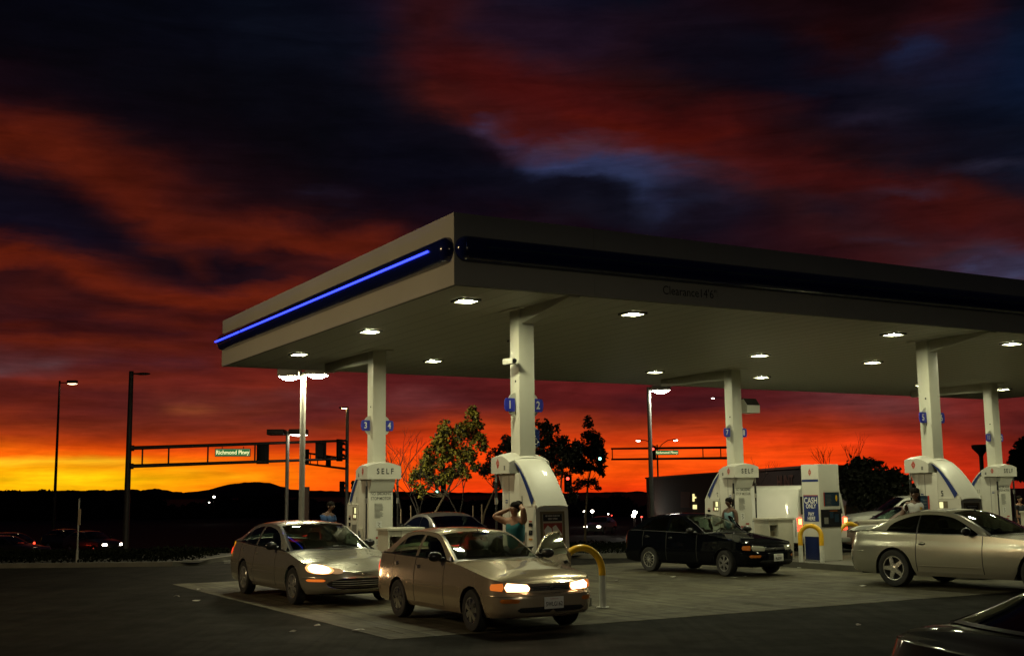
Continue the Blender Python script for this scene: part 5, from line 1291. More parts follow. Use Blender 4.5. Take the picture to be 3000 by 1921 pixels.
COUPE = dict(wb=2.807, fo=1.0, ro=1.16, W=1.85, wr=.335, rim=.225, xc=1.92, xt=-.72, xmid=.6, xheader=1.12, xback=.0, xseat=.72, rcf=.8, sill=.22,
    zs=[(3.8, .64), (3.4, .76), (2.8, .86), (1.92, .945), (1.0, .955), (.3, .97), (0, .985), (-.5, 1.0), (-.95, .975), (-1.16, .93)],
    rail=[(1.92, .945, .79), (1.55, 1.16, .715), (1.15, 1.325, .645), (.7, 1.37, .625), (.3, 1.345, .62), (-.08, 1.25, .65), (-.4, 1.12, .70), (-.72, 1.005, .77)],
    glass_top=[(1.72, .975), (1.4, 1.155), (1.1, 1.27), (.7, 1.31), (.35, 1.285), (.05, 1.20), (-.1, 1.11), (-.17, 1.0)],
    pillars=[(.50, .47)], black_pillar=True, doors=[1.80, .485], of=[(.2, -.18), (.28, -.04), (.36, 0), (.56, -.01), (.66, -.06), (.8, -.15), (.95, -.2)],
    os=[(.2, -.10), (.3, -.045), (.36, -.03), (.44, -.004), (.6, 0), (.74, -.012), (.80, -.035), (.95, -.065), (1.0, -.08)], orr=[(.2, -.16), (.3, -.04), (.42, 0), (.6, 0), (.64, -.03), (.8, -.05), (1, -.14)],
    mirror=(1.55, .07), moulding=(.40, .014), moulding_mat='paint_silver', cowl_crown=.05, roof_crown=.045, glass='car_glass_tint', handle_mat='seam', handle_bar=True, handle_dx=.12, handle_dz=.17,
    wheels=[('star5', 'rim_alloy'), ('star5', 'rim_alloy')], paint='paint_silver', tw=.225)
c = make_car('silver_coupe', 'silver two door coupe with dark windows and five spoke wheels, cut by the right edge', 'car', (8.28, 24.45, .012), R(-51.0), COUPE); c['root'].scale = (1.06, 1.06, 1.075)
p, qy, qx, r = c['patch'], c['q_y'], c['q_x'], c['root']
for s in (1, -1):
    b = MB(); p(b, qx(c['xr'] + .19), qy(.25, False), lin(.66, .66), lin(.93, .90), s, 0, .010, 12, .1); b.build('tail_light', ['lens_red'], r)
    b = MB(); p(b, qx(c['xr'] + .5), qy(.0, False), lin(.625, .625), lin(.64, .64), s, 0, .012, 12, 0); b.build('bumper_trim', ['paint_silver'], r)
    b = MB(); p(b, qy(.4), qy(.82), lin(.58, .6), lin(.70, .72), s, 0, .012, 12, .2); b.build('headlight', ['head_off'], r)
b = MB(); G = []
for y_ in np.linspace(-.68, .68, 13):
    e = 1 - (abs(y_) / .68) ** 6; G.append([(-.98, y_, 1.0), (-1.0, y_, 1.0 + .075 * e), (-1.06, y_, 1.01 + .075 * e), (-1.12, y_, .99 + .06 * e), (-1.1, y_, .95)])
b.grid(G); b.build('spoiler', ['paint_white'], r)

DARK = dict(COUPE, wb=2.7, fo=.95, ro=1.42, W=1.78, paint='paint_dark_red', doors=[1.62, .62, -.2], pillars=[(.66, .57)], glass_top=COROLLA['glass_top'], wheels=[('cap9', 'rim_dull'), ('cap9', 'rim_dull')], handle_bar=False)
c = make_car('dark_sedan', 'nearly black car in the bottom right corner, only its trunk and rear window in view', 'car', (3.90, 7.76, .012), R(13), DARK)
p, qy, qx, r = c['patch'], c['q_y'], c['q_x'], c['root']
for s in (1, -1):
    b = MB(); p(b, qx(c['xr'] + .24), qy(.3, False), lin(.62, .62), lin(.80, .79), s, 0, .010, 12, .1); b.build('tail_light', ['lens_red'], r)

GREY = dict(COUPE, wb=2.6, fo=.9, ro=.95, W=1.72, paint='paint_grey', wheels=[('cap7', 'rim_dull'), ('cap7', 'rim_dull')], glass='car_glass_tint',
    glass_top=[(1.7, .975), (1.35, 1.15), (1.05, 1.255), (.7, 1.285), (.3, 1.275), (.0, 1.2), (-.2, 1.08), (-.28, 1.0)], handle_bar=False)
c = make_car('grey_coupe', 'dull grey rounded car seen from behind between the pump 3 bin and the gold car', 'car', (-1.75, 33.2, .012), R(116), GREY)
for s in (1, -1):
    b = MB(); c['patch'](b, c['q_x'](c['xr'] + .24), c['q_y'](.3, False), lin(.62, .62), lin(.80, .79), s, 0, .010, 12, .1); b.build('tail_light', ['lens_red'], c['root'])

def simple_lights(c, lit=None, tail=None):
    p, qy, qx, r = c['patch'], c['q_y'], c['q_x'], c['root']
    for s in (1, -1):
        b = MB(); p(b, qy(.42), qy(.72), lin(.57, .57), lin(.69, .69), s, 0, .014, 10, .2); b.build('headlight', [lit or 'head_off'], r)
        b = MB(); p(b, qx(c['xr'] + .24), qy(.4, False), lin(.66, .66), lin(.82, .82), s, 0, .012, 10, .1); b.build('tail_light', [tail or 'lens_red'], r)
FAR = dict(COROLLA, paint='paint_far_dark', handle_mat='black_plastic'); FAR.pop('moulding')
def far_car(name, label, x, y, rz, lit=None, tail=None, **k):
    c = make_car(name, label, 'car', (x, y, terrain_z(y) + .03), rz, dict(FAR, **k)); simple_lights(c, lit, tail); return c
p_ = at(300, 1580, 72); far_car('dark_car', 'dark car with bright headlights on the road at left, by the big dark pole', p_.x - 1.2, 72, R(-38), 'far_head_lit')
p_ = at(268, 1575, 76); far_car('dark_car', 'dark car with dim headlights just behind the brighter one at left', p_.x - 2.4, 77, R(-36), 'head_lit_dim')
p_ = at(30, 1585, 64); far_car('dark_car', 'unlit dark car at the left edge of the view', p_.x - 1.2, 64.5, R(-12))
p_ = at(172, 1575, 70); far_car('dark_car', 'dark car showing one red tail light, left of the bright headlights', p_.x - 2.6, 70, R(165), None, 'lens_red_lit')
p_ = at(1728, 1515, 96); far_car('pale_car', 'oncoming car with bright headlights on the road between the trees and the building', p_.x + 1.3, 98, R(-112), 'far_head_lit', None, paint='paint_far_grey')
# rose sedan and white wagon behind the van
c = make_car('rose_sedan', 'rosy beige sedan parked in front of the white wagon, right of the cash machine', 'car', (13.35, 38.2, .012), R(186), dict(FAR, paint='paint_rose')); simple_lights(c)
WAG = dict(FAR, paint='paint_white', wagon=True, ro=1.0, W=1.78, xt=-.97, xback=-.78, xmid=.6,
    zs=[(3.3, .85), (3.05, .95), (2.465, 1.04), (1.7, 1.12), (1, 1.14), (0, 1.15), (-.9, 1.15), (-1.0, 1.12)], xc=1.72, xheader=1.08, wr=.36,
    rail=[(1.72, 1.12, .76), (1.4, 1.38, .71), (1.08, 1.58, .66), (.7, 1.62, .65), (0, 1.63, .65), (-.6, 1.61, .66), (-.82, 1.5, .68), (-.97, 1.17, .74)],
    glass_top=[(1.55, 1.15), (1.3, 1.38), (1.1, 1.5), (.7, 1.54), (.1, 1.54), (-.5, 1.53), (-.72, 1.45), (-.8, 1.2)], pillars=[(.6, .5), (-.1, -.18)], doors=[1.5, .55, -.3], xseat=.7)
c = make_car('white_wagon', 'white sport utility wagon behind the rosy sedan and right of the van', 'car', (14.6, 42.0, .012), R(184), WAG); simple_lights(c)

# white van ----------------------------------------------------------
def van():
    t = thing('white_van', 'white cargo van seen from behind with both tail lights lit', 'van', Vector((8.30, 35.0, .012)), ANG)
    # local: x across from its left side to the right, y from tail to nose
    Wv, Lv, Hv = 2.0, 4.95, 2.06
    b = MB(); sec = [(0.02, .38), (-.01, .6), (-.015, 1.0), (.03, 1.15), (.10, 1.75), (.17, 1.94), (.30, 2.02), (.6, 2.05), (1.0, 2.06)]
    sec = [(x_, z_) for x_, z_ in sec]; full = sec + [(Wv - x_, z_) for x_, z_ in reversed(sec[:-1])]
    rows = []
    for y_, k in ((0.0, .955), (.02, .985), (.08, 1.), (.6, 1), (1.6, 1), (2.6, 1), (3.4, 1.0), (3.7, .99)):
        rows.append([(1 + (x_ - 1) * k, y_ + (.0 if z_ < 1.1 else .10 * ((z_ - 1.1) / .95) ** 1.6 * (1 if y_ < .3 else 0)), z_ * (1 if z_ < 1.2 else k ** .5)) for x_, z_ in full])
    b.grid(rows); b.add(rows[0], [tuple(range(len(full)))], 0, False)
    b.bx(.06, Wv - .06, 3.7, Lv, .42, 1.12, 0, .08); b.bx(.2, Wv - .2, .15, 4.7, .30, .44, 1)
    b.prism([(3.7, 1.1), (4.35, 1.12), (3.72, 1.95)], .14, Wv - .14, 0, 'yz')
    b.build('body', ['paint_white', 'black_matte'], t, 35)
    b = MB(); b.bx(.995, 1.005, -.006, .0, .5, 1.2, 0); b.bx(-.012, -.008, .06, .075, .55, 1.1, 0); b.bx(-.018, -.012, .3, 3.6, .98, .992, 0); b.bx(.10, .9, -.004, .004, .52, .53, 0); b.build('door_seam', ['seam'], t)
    for s, xa, xb in ((0, .17, .93), (1, 1.07, 1.83)):
        b = MB(); b.add([(xa, -.002, 1.20), (xb, -.002, 1.20), (xb - (.04 if s else 0), .055, 1.72), (xa + (0 if s else .04), .055, 1.72)], [(0, 1, 2, 3)]); b.build('rear_window', ['screen_dark'], t)
    for xc in (.09, Wv - .09):
        b = MB(); b.bx(xc - .075, xc + .075, -.03, .05, .72, 1.10, 0, .02); b.bx(xc - .055, xc + .055, -.034, -.0301, .92, 1.07, 1); b.build('tail_light', ['lens_red_lit', 'lens_red_hot'], t)
    b = MB(); b.bx(.02, Wv - .02, -.14, .0, .36, .50, 0, .03); b.build('rear_bumper', ['steel_dull'], t)
    for x_ in (.12, Wv - .12):
        for y_ in (1.0, 4.2):
            w_ = bpy.data.objects.new('wheel', None); COL.objects.link(w_); w_.parent = t; w_.location = (x_, y_, .34)
            b = MB(); b.lathe([(.2, -.1), (.32, -.1), (.34, -.07), (.34, .07), (.32, .1), (.2, .1)], 0, 28, 'x'); b.build('tyre', ['tire'], w_)
            b = MB(); b.lathe([(.2, -.09), (.18, -.05), (.02, -.04)], 0, 20, 'x'); b.lathe([(.2, .09), (.18, .05), (.02, .04)], 0, 20, 'x'); b.build('rim', ['rim_dull'], w_)
    b = MB(); b.tube([(.03, .35, 1.3), (.03, .35, 1.31)], .02, 0, 8); b.ell((-.12, 3.75, 1.25), (.08, .05, .14), 0, 10, 6); b.build('mirror', ['black_plastic'], t)
van()
# truck behind with amber roof lights
t = thing('dark_truck', 'dark truck cab with small orange lamps on its roof, beyond the white wagon', 'truck', at(2552, 1560, 52) * 1 - Vector((0, 0, 0)), R(6)); t.location = (at(2552, 1500, 50).x, 50, terrain_z(50) * 0 + .0)
b = MB(); b.prism([(.0, .8), (.0, 1.6), (.25, 2.3), (.9, 2.42), (3.0, 2.42), (3.2, 2.2), (3.75, 1.5), (3.95, 1.42), (4.0, .8)], 0, 2.0, 0, 'xz'); b.bx(-2.6, -.1, .1, 1.9, .8, 1.1, 0); b.build('body', ['paint_rose'], t)
b = MB(); b.prism([(3.05, 2.15), (3.62, 1.52), (2.2, 1.52), (2.2, 2.15)], -.012, -.004, 0, 'xz'); b.prism([(.5, 2.15), (2.0, 2.15), (2.0, 1.52), (.5, 1.52)], -.012, -.004, 0, 'xz'); b.build('side_window', ['screen_dark'], t)
for k in range(2):
    b = MB(); b.box((1.5 + k * .5, .1, 2.47), (.2, .1, .06), 0, 0, .01); b.build('roof_lamp', ['lens_amber_lit'], t)
for x_ in (.6, 3.1, -1.8):
    b = MB(); b.lathe([(.05, -.02), (.3, -.02), (.42, -.02), (.42, .22), (.3, .22)], 0, 20, 'y', (x_, 0, .42)); b.build('wheel', ['tire'], t)
t.location = (at(2590, 1500, 50).x - 1.6, 50, -.35)

# ------------------------------------------------------------------ people
def skinned(name, verts, edges, mt, parent, sub=1, root_i=0):
    me = bpy.data.meshes.new(name); me.from_pydata([v[0] for v in verts], edges, []); o = bpy.data.objects.new(name, me); COL.objects.link(o)
    me.materials.append(MATS[mt]); md = o.modifiers.new('s', 'SKIN'); md.use_smooth_shade = True
    for i, v in enumerate(verts):
        sv = me.skin_vertices[0].data[i]; r = v[1]; sv.radius = r if isinstance(r, tuple) else (r, r); sv.use_root = (i == root_i)
    if sub: m2 = o.modifiers.new('u', 'SUBSURF'); m2.levels = sub; m2.render_levels = sub
    o.parent = parent; return o
def person(label, loc, rz, H, pose, skin, top, legs, hair, sleeves=False, tank=False, fat=1., cap=False, long_tail=False, bun=False):
    t = thing('person', label, 'person', loc, rz); k = H / 1.70; V = []; E = []
    def v(p, r): V.append((tuple(Vector(p) * k), (r[0] * k * fat, r[1] * k * fat) if isinstance(r, tuple) else r * k * fat)); return len(V) - 1
    def e(a, c): E.append((a, c))
    lean = pose.get('lean', 0.); L_ = lambda z: lean * max(0, (z - .95)) 
    pel = v((0, 0, .93), (.115, .16)); wa = v((L_(1.08), 0, 1.08), (.10, .135)); ch = v((L_(1.27), 0, 1.27), (.115, .165)); nb = v((L_(1.42), 0, 1.42), (.07, .09)); 
    hd = pose.get('head', (0, 0)); hx, hy = L_(1.45), 0
    nk = v((hx, 0, 1.475), .047); h0 = v((hx + .028 + hd[0] * .3, hd[1] * .3, 1.545), (.050, .046)); h1 = v((hx + .015 + hd[0] * .6, hd[1] * .6, 1.60), (.078, .092)); h2 = v((hx + hd[0], hd[1], 1.655), (.07, .085))
    for a, c in ((pel, wa), (wa, ch), (ch, nb), (nb, nk), (nk, h0), (h0, h1), (h1, h2)): e(a, c)
    n_ = v((hx + .092 + hd[0] * .6, hd[1] * .6, 1.585), .012); e(h1, n_)
    for s in (1, -1):
        hp = v((0, s * .09, .90), .09); kn = v((.02 + pose.get('kn', 0), s * .11, .49), .062); an = v((-.02, s * .115, .09), .04); to = v((.12, s * .125, .035), .032)
        for a, c in ((pel, hp), (hp, kn), (kn, an), (an, to)): e(a, c)
        arm = pose['arm_l'] if s > 0 else pose['arm_r']      # elbow, wrist offsets from the shoulder
        sh = Vector((L_(1.38), s * .175, 1.385)); shi = v(sh, .056); e(nb, shi)
        el_ = sh + Vector(arm[0]); wr_ = sh + Vector(arm[1]); mid_ = sh.lerp(el_, .5)
        mi = v(mid_, .052 if not fat > 1.1 else .056); ei = v(el_, .040); fi = v(el_.lerp(wr_, .4), .040); wi = v(wr_, .027)
        for a, c in ((shi, mi), (mi, ei), (ei, fi), (fi, wi)): e(a, c)
        d = (wr_ - el_).normalized(); hdv = (d * .8 + Vector(pose.get('hand', (0, 0, -.3)))).normalized(); side = hdv.cross(Vector((0, 0, 1)))
        if side.length < .1: side = Vector((1, 0, 0))
        side.normalize(); pc = v(wr_ + hdv * .055, (.03, .018)); e(wi, pc)
        curl = hdv.cross(side)
        for q in range(4):
            b0 = wr_ + hdv * .09 + side * (.024 - .016 * q); ln = (.07, .08, .075, .058)[q]
            f1 = v(b0 + hdv * ln * .5, .0088); f2 = v(b0 + hdv * ln * .85 + curl * .025 * s, .0075); e(pc, f1); e(f1, f2)
        th = v(wr_ + hdv * .05 + side * .042, .010); t2 = v(wr_ + hdv * .085 + side * .058, .0085); e(pc, th); e(th, t2)
    body = skinned('body', V, E, skin, t, 1, pel)
    # clothes: follow the same joints with a little more radius
    def chain(name, pts, mt, sub=1):
        VV = [(tuple(Vector(p) * k), (r[0] * k * fat, r[1] * k * fat) if isinstance(r, tuple) else r * k * fat) for p, r, _ in pts]; EE = [(pp, i) for i, (_, _, pp) in enumerate(pts) if pp is not None]
        return skinned(name, VV, EE, mt, t, sub)
    sh = [((L_(.94), 0, .90), (.135, .18), None), ((L_(1.08), 0, 1.08), (.122, .156), 0), ((L_(1.27), 0, 1.27), (.137, .186), 1), ((L_(1.36), 0, 1.37), (.10, .125), 2)]
    if tank: sh[3] = ((L_(1.33), 0, 1.325), (.115, .13), 2)
    for s in (1, -1):
        arm = pose['arm_l'] if s > 0 else pose['arm_r']; so = Vector((L_(1.38), s * .165, 1.385)); i0 = len(sh)
        if sleeves: sh.append((tuple(so), .078, 3)); sh.append((tuple(so + Vector(arm[0]) * .62), .072, i0))
        elif tank: sh.append(((L_(1.38) + .01, s * .10, 1.415), .034, 3))
        else: sh.append((tuple(so), .07, 3))
    chain('shirt', sh, top)
    chain('trousers', [((0, 0, .94), (.125, .168), None)] + [x for s in (1, -1) for x in []] + [((0, .09, .86), .105, 0), ((.02 + pose.get('kn', 0), .11, .49), .078, 1), ((-.02, .115, .10), .06, 2), ((0, -.09, .86), .105, 0), ((.02 + pose.get('kn', 0), -.11, .49), .078, 4), ((-.02, -.115, .10), .06, 5)], legs)
    b = MB(); hc = Vector((hx - .03 + hd[0] * .85, hd[1] * .85, 1.655)) * k
    b.ell(hc, (.098 * k, .094 * k, .075 * k), 0, 16, 10); b.ell(hc + Vector((-.035, 0, -.03)) * k, (.07 * k, .082 * k, .09 * k), 0, 14, 9)
    if bun: b.ell(hc + Vector((-.10, 0, .03)) * k, (.065 * k, .075 * k, .06 * k), 0, 12, 8)
    if long_tail: b.tube([hc + Vector((-.09, 0, .03)) * k, hc + Vector((-.14, 0, .0)) * k, hc + Vector((-.15, 0, -.09)) * k, hc + Vector((-.12, 0, -.18)) * k], [.03 * k, .04 * k, .032 * k, .008 * k], 0, 10)
    b.build('hair', [hair], t)
    if cap:
        b = MB(); b.ell(hc + Vector((0, 0, .025)) * k, (.108 * k, .10 * k, .075 * k), 0, 16, 8); b.prism([(hc.x + .05, hc.y - .08), (hc.x + .17, hc.y - .06), (hc.x + .19, hc.y), (hc.x + .17, hc.y + .06), (hc.x + .05, hc.y + .08)], hc.z + .005, hc.z + .018); b.build('cap', ['hair_black'], t)
    for s in (1, -1):
        b = MB(); ec = Vector((hx + .083 + hd[0] * .62, s * .03 + hd[1] * .65, 1.612)) * k; b.ell(ec, (.011, .017, .009), 0, 8, 5); b.build('eye', ['lettering_black'], t)
        b = MB(); ec = Vector((hx + .0 + hd[0] * .5, s * .088 + hd[1] * .5, 1.59)) * k; b.ell(ec, (.02, .01, .03), 0, 8, 5); b.build('ear', [skin], t)
    b = MB(); b.ell(Vector((hx + .086 + hd[0] * .4, hd[1] * .5, 1.548)) * k, (.008, .022, .007), 0, 8, 5); b.build('mouth', ['print_red'], t)
    for s in (1, -1):
        b = MB(); b.ell(Vector((.05, s * .12, .04)) * k, (.14 * k, .05 * k, .045 * k), 0, 12, 6); b.build('shoe', ['black_rubber'], t)
    return t
toCam = lambda p: math.atan2(-p[1], -p[0])
DN = ((.0, 0, -.28), (.04, 0, -.53))
q = at(951, 1500, 29.6); person('man in a blue shirt looking down behind the taupe sedan', (q.x, q.y, 0.012), R(-30), 1.74, dict(lean=.28, head=(.09, 0), arm_l=((.06, .04, -.27), (.26, .02, -.36)), arm_r=((.06, -.04, -.27), (.26, -.02, -.36))), 'skin_brown', 'cloth_blue', 'cloth_dark', 'hair_black', sleeves=True)
q = at(1512, 1500, 20.35); person('woman in a teal tank top with both arms raised behind her head', (q.x - .0, q.y, .06), R(-122), 1.70, dict(lean=.06, head=(.045, .015), arm_l=((.16, .08, .22), (-.05, -.10, .27)), arm_r=((.12, -.20, .10), (-.06, .04, .22)), hand=(0, 0, .1)), 'skin_tan', 'cloth_teal', 'cloth_dark', 'hair_black', tank=True, fat=1.16, bun=True)
q = at(2140, 1484, 30.4); person('woman in a pale blue tank top standing beside the black car', (q.x, q.y, 0.012), R(-140), 1.72, dict(lean=.05, head=(.07, .0), arm_l=((.0, .04, -.28), (.10, .06, -.50)), arm_r=((.05, -.05, -.27), (.28, .0, -.30))), 'skin_brown', 'cloth_pale_blue', 'cloth_dark', 'hair_black', tank=True, long_tail=True)
q = at(2679, 1450, 26.9); tt_ = person('man in a white uniform shirt and dark cap behind the silver coupe', (q.x, q.y, .10), R(-95), 1.80, dict(lean=.08, head=(.04, .0), arm_l=((.02, .08, -.27), (.10, .06, -.50)), arm_r=((.05, -.14, -.24), (.12, -.24, -.46))), 'skin_brown', 'cloth_white', 'cloth_dark', 'hair_black', sleeves=True, fat=1.22, cap=True)
b = MB(); b.bx(.215, .222, .05, .10, 1.36, 1.42, 0); b.build('badge', ['badge'], tt_)
q = at(2985, 1476, 40); person('person with dark hair at the far right edge, beyond pump 11', (q.x, q.y, .012), R(-60), 1.62, dict(lean=.05, head=(.02, 0), arm_l=DN, arm_r=DN), 'skin_tan', 'cloth_dark', 'cloth_dark', 'hair_black', sleeves=True)

# ------------------------------------------------------------------ poles, lamps, signals
def mast(label, px_top, py_top, D, rb, rt_, mt='pole_dark', name='street_lamp', cat='street lamp'):
    p = at(px_top, py_top, D); zb_ = terrain_z(D); t = thing(name, label, cat, (p.x, D, zb_)); h = p.z - zb_
    b = MB(); b.tube([(0, 0, 0), (0, 0, .35)], rb * 1.7, 0, 12); b.tube([(0, 0, .35), (0, 0, h * .5), (0, 0, h)], [rb, (rb + rt_) / 2, rt_], 0, 14); b.build('pole', [mt], t); return t, h
def head_cobra(t, h, dx, dz, lit, sz=1., arm=True, bm_='pole_dark', dy=0.):
    b = MB()
    if arm: b.tube([(0, 0, h), (dx * .4, dy * .4, h + dz * .8), (dx * .8, dy * .8, h + dz)], .035 * sz, 0, 8)
    b.build('arm', [bm_], t)
    b = MB(); c = (dx, dy, h + dz); b.ell(c, (.42 * sz, .17 * sz, .09 * sz), 0, 14, 8); b.build('luminaire', [bm_], t)
    b = MB(); b.ell((dx + .04 * (1 if dx > 0 else -1), dy, h + dz - .045 * sz), (.27 * sz, .13 * sz, .075 * sz), 0, 12, 7); b.build('lamp_glass', [lit], t)
def head_box(t, h, dx, lit, sx_=.5, bm_='pole_dark', bulge=.12, dz=0., sy=.42, yaw=0.):
    b = MB(); b.tube([(0, 0, h - .1 + dz), (dx * .6, 0, h - .1 + dz)], .04, 0, 8); b.build('arm', [bm_], t)
    b = MB(); b.box((dx, 0, h - .06 + dz), (sx_ * 2, sy * 2, .26), 0, 0, .03); b.build('luminaire', [bm_], t)
    if lit:
        b = MB(); G = [[(dx + x_ * sx_ * .9, y_ * sy * .9, h - .195 + dz - bulge * (1 - x_ * x_) * (1 - y_ * y_)) for x_ in np.linspace(-1, 1, 9)] for y_ in np.linspace(-1, 1, 7)]; b.grid(G); b.build('lamp_glass', [lit], t)
t, h = mast('tall lot lamp with two blazing heads, left of the pump 3 dispenser', 889, 1090, 40, .10, .09, 'pole_grey')
head_box(t, h, -.47, 'bulb_flood', .36, 'pole_grey', .12, .03, .34); head_box(t, h, .47, 'bulb_flood', .36, 'pole_grey', .12, .08, .34)
t, h = mast('shorter lot lamp with two square heads, the right one lit, beside the tall double lamp', 843, 1262, 56, .085, .085, 'pole_grey')
head_box(t, h, -.52, None, .40, 'pole_dark'); head_box(t, h, .52, 'bulb_white', .40, 'pole_dark', .06)
t, h = mast('single lot lamp with one white blazing head, in front of the far building', 1900, 1134, 60, .12, .10, 'pole_grey'); head_box(t, h, .62, 'bulb_flood_white', .46, 'pole_grey', .14)
t, h = mast('thin dark street lamp at the left edge with its small head lit', 175, 1115, 88, .13, .07); head_box(t, h, .95, 'bulb_warm', .36, 'pole_dark', .05, -.05, .2)
t, h = mast('curved arm street lamp half hidden by the pump 7 and 8 column', 2127, 1164, 90, .08, .06); head_cobra(t, h, -.95, -.0, 'bulb_white', .6)
t, h = mast('street lamp with two curved arms, behind the illuminated street sign at right', 1925, 1302, 130, .11, .08)
for s in (-1, 1):
    b = MB(); zz = h - .3; b.tube([(0, 0, zz - .3), (s * .55, 0, zz + .35), (s * 1.2, 0, zz + .78), (s * 1.75, 0, zz + .85)], .045, 0, 6); b.build('arm', ['pole_dark'], t)
    b = MB(); b.ell((s * 1.95, 0, zz + .83), (.34, .14, .09), 0, 12, 7); b.build('luminaire', ['pole_dark'], t)
    b = MB(); b.ell((s * 2.05, 0, zz + .76), (.24, .12, .1), 0, 12, 7); b.build('lamp_glass', ['bulb_white'], t)
t, h = mast('small curved arm street lamp behind the roofline left of pump 7', 2110, 1398, 105, .07, .05); head_cobra(t, h, -1.1, .3, 'bulb_white', .55)
t, h = mast('dark pole with a flared top at the right, beyond pump 5', 2872, 1302, 60, .11, .10, name='flared_pole', cat='pole')
b = MB(); b.lathe([(.10, h - .62), (.13, h - .5), (.42, h - .18), (.44, h - .02), (.36, h), (.02, h + .01)], 0, 14); b.build('flared_top', ['pole_dark'], t)
t, h = mast('slim sign post standing in the left planting bed', 232, 1470, 34.4, .022, .022, 'steel_dull', 'sign_post', 'post')
t.location.z = .1; b = MB(); b.bx(.0, .07, -.035, -.015, h - .75, h - .3, 0); b.build('sign_panel', ['wood_stake'], t)

def signal(label, loc, rz, lit, n_=3, back=False, sc=1., cat='traffic light'):
    t = thing('traffic_light', label, cat, loc, rz, 'traffic lights at the junction')
    b = MB(); Hh = .36 * n_ * sc
    b.bx(-.17 * sc, .17 * sc, -.12 * sc, .12 * sc, -Hh / 2, Hh / 2, 0, .03)
    if back: b.bx(-.30 * sc, .30 * sc, .0, .015, -Hh / 2 - .14 * sc, Hh / 2 + .14 * sc, 0)
    b.build('housing', ['black_matte'], t)
    for k in range(n_):
        z_ = Hh / 2 - .18 * sc - .36 * sc * k
        b = MB(); b.lathe([(.002, -.135 * sc), (.08 * sc, -.132 * sc), (.12 * sc, -.122 * sc)], 0, 16, 'y', (0, 0, z_)); b.build('lens', [lit if (lit == 'signal_red' and k == 0) or (lit == 'signal_green' and k == n_ - 1) else 'signal_off'], t)
        b = MB(); pts = [(.14 * sc * math.cos(a), .14 * sc * math.sin(a)) for a in np.linspace(R(-20), R(200), 10)]
        b.grid([[(x_, -.12 * sc, z_ + y_) for x_, y_ in pts], [(x_, -.32 * sc, z_ + y_ - .01) for x_, y_ in pts]]); b.build('visor', ['black_matte'], t)
    return t
# big truss mast at the left
D1 = 55
p0 = at(385, 1087, D1); zb_ = terrain_z(D1); t = thing('signal_mast', 'big dark traffic signal mast with a double bar truss arm, left side', 'signal mast', (p0.x, D1, zb_))
h = p0.z - zb_; b = MB(); b.tube([(0, 0, 0), (0, 0, h * .6), (0, 0, h)], [.155, .125, .105], 0, 16); b.build('pole', ['pole_dark'], t)
b = MB(); b.tube([(0, 0, h - .12), (.3, 0, h - .12)], .04, 0, 8); b.build('lamp_arm', ['pole_dark'], t); b = MB(); b.ell((.55, 0, h - .13), (.36, .14, .065), 0, 12, 7); b.build('luminaire', ['pole_dark'], t)
DE = 58.5
ztl, zbl = at(385, 1312, D1).z - zb_, at(385, 1365, D1).z - zb_; pe_t, pe_b = at(1015, 1290, DE), at(1015, 1343, DE)
xe = pe_t.x - p0.x; ye = DE - D1; zte, zbe = pe_t.z - zb_, pe_b.z - zb_
b = MB(); b.tube([(0, 0, ztl), (xe, ye, zte)], [.095, .06], 0, 10); b.tube([(0, 0, zbl), (xe - .12, ye, zbe), (xe - .02, ye, zbe + .1), (xe, ye, zbe + .25)], [.095, .06, .06, .06], 0, 10); b.tube([(xe, ye, zbe + .2), (xe, ye, zte)], .06, 0, 8)
for fx in (.06, .175, .35, .565): b.tube([(xe * fx, ye * fx, zbl + (zbe - zbl) * fx), (xe * fx, ye * fx, ztl + (zte - ztl) * fx)], .04, 0, 8)
for zz in (ztl, zbl): b.tube([(.1, 0, zz), (.24, .04, zz)], .14, 0, 10)
b.build('truss_arm', ['pole_dark'], t)
def street_sign(label, px, py, D, wm, hm, rz=0.):
    c = at(px, py, D); t = thing('street_sign', label, 'street sign', c, rz, 'illuminated street signs')
    b = MB(); b.bx(-wm / 2, wm / 2, -.06, .06, -hm / 2, hm / 2, 0, .02); 
    for s in (-1, 1): b.tube([(s * wm * .3, 0, hm / 2), (s * wm * .3, 0, hm / 2 + .09)], .02, 0, 6)
    b.build('sign_box', ['pole_dark'], t)
    b = MB(); b.bx(-wm / 2 + .03, wm / 2 - .03, -.066, -.061, -hm / 2 + .03, hm / 2 - .03, 1); b.bx(-wm / 2 + .045, wm / 2 - .045, -.070, -.0665, -hm / 2 + .045, hm / 2 - .045, 0)
    b.text('Richmond Pkwy', (0, -.072, 0), (1, 0, 0), (0, 0, 1), hm * .70, 2, wm / hm * .205, bold=True, lift=.004)
    b.build('sign_face', ['sign_green_lit', 'sign_border_lit', 'sign_letter_lit'], t)
street_sign('lit green street sign hanging from the left truss arm', 682, 1325, 56.5, 1.66, .38, R(8))
def on_mast(px, py, D=None):
    return at(px, py, D or (D1 + (DE - D1) * (px - 385) / 630))
signal('dark signal seen end on near the middle of the left truss arm', on_mast(770, 1328), R(180), None, 2, True, 1.0)
signal('dark signal with a square backplate near the tip of the left truss arm', on_mast(940, 1320), R(180), None, 2, True, .9)
signal('dark signal at the very end of the left truss arm', on_mast(995, 1318), R(60), None, 3, True, .8)
signal('dark signal hanging behind the tall double lamp', at(898, 1338, 66), R(200), None, 3, False, .8)
signal('dark signal below the left truss arm near its tip', at(962, 1352, 66), R(200), None, 2, False, .8)
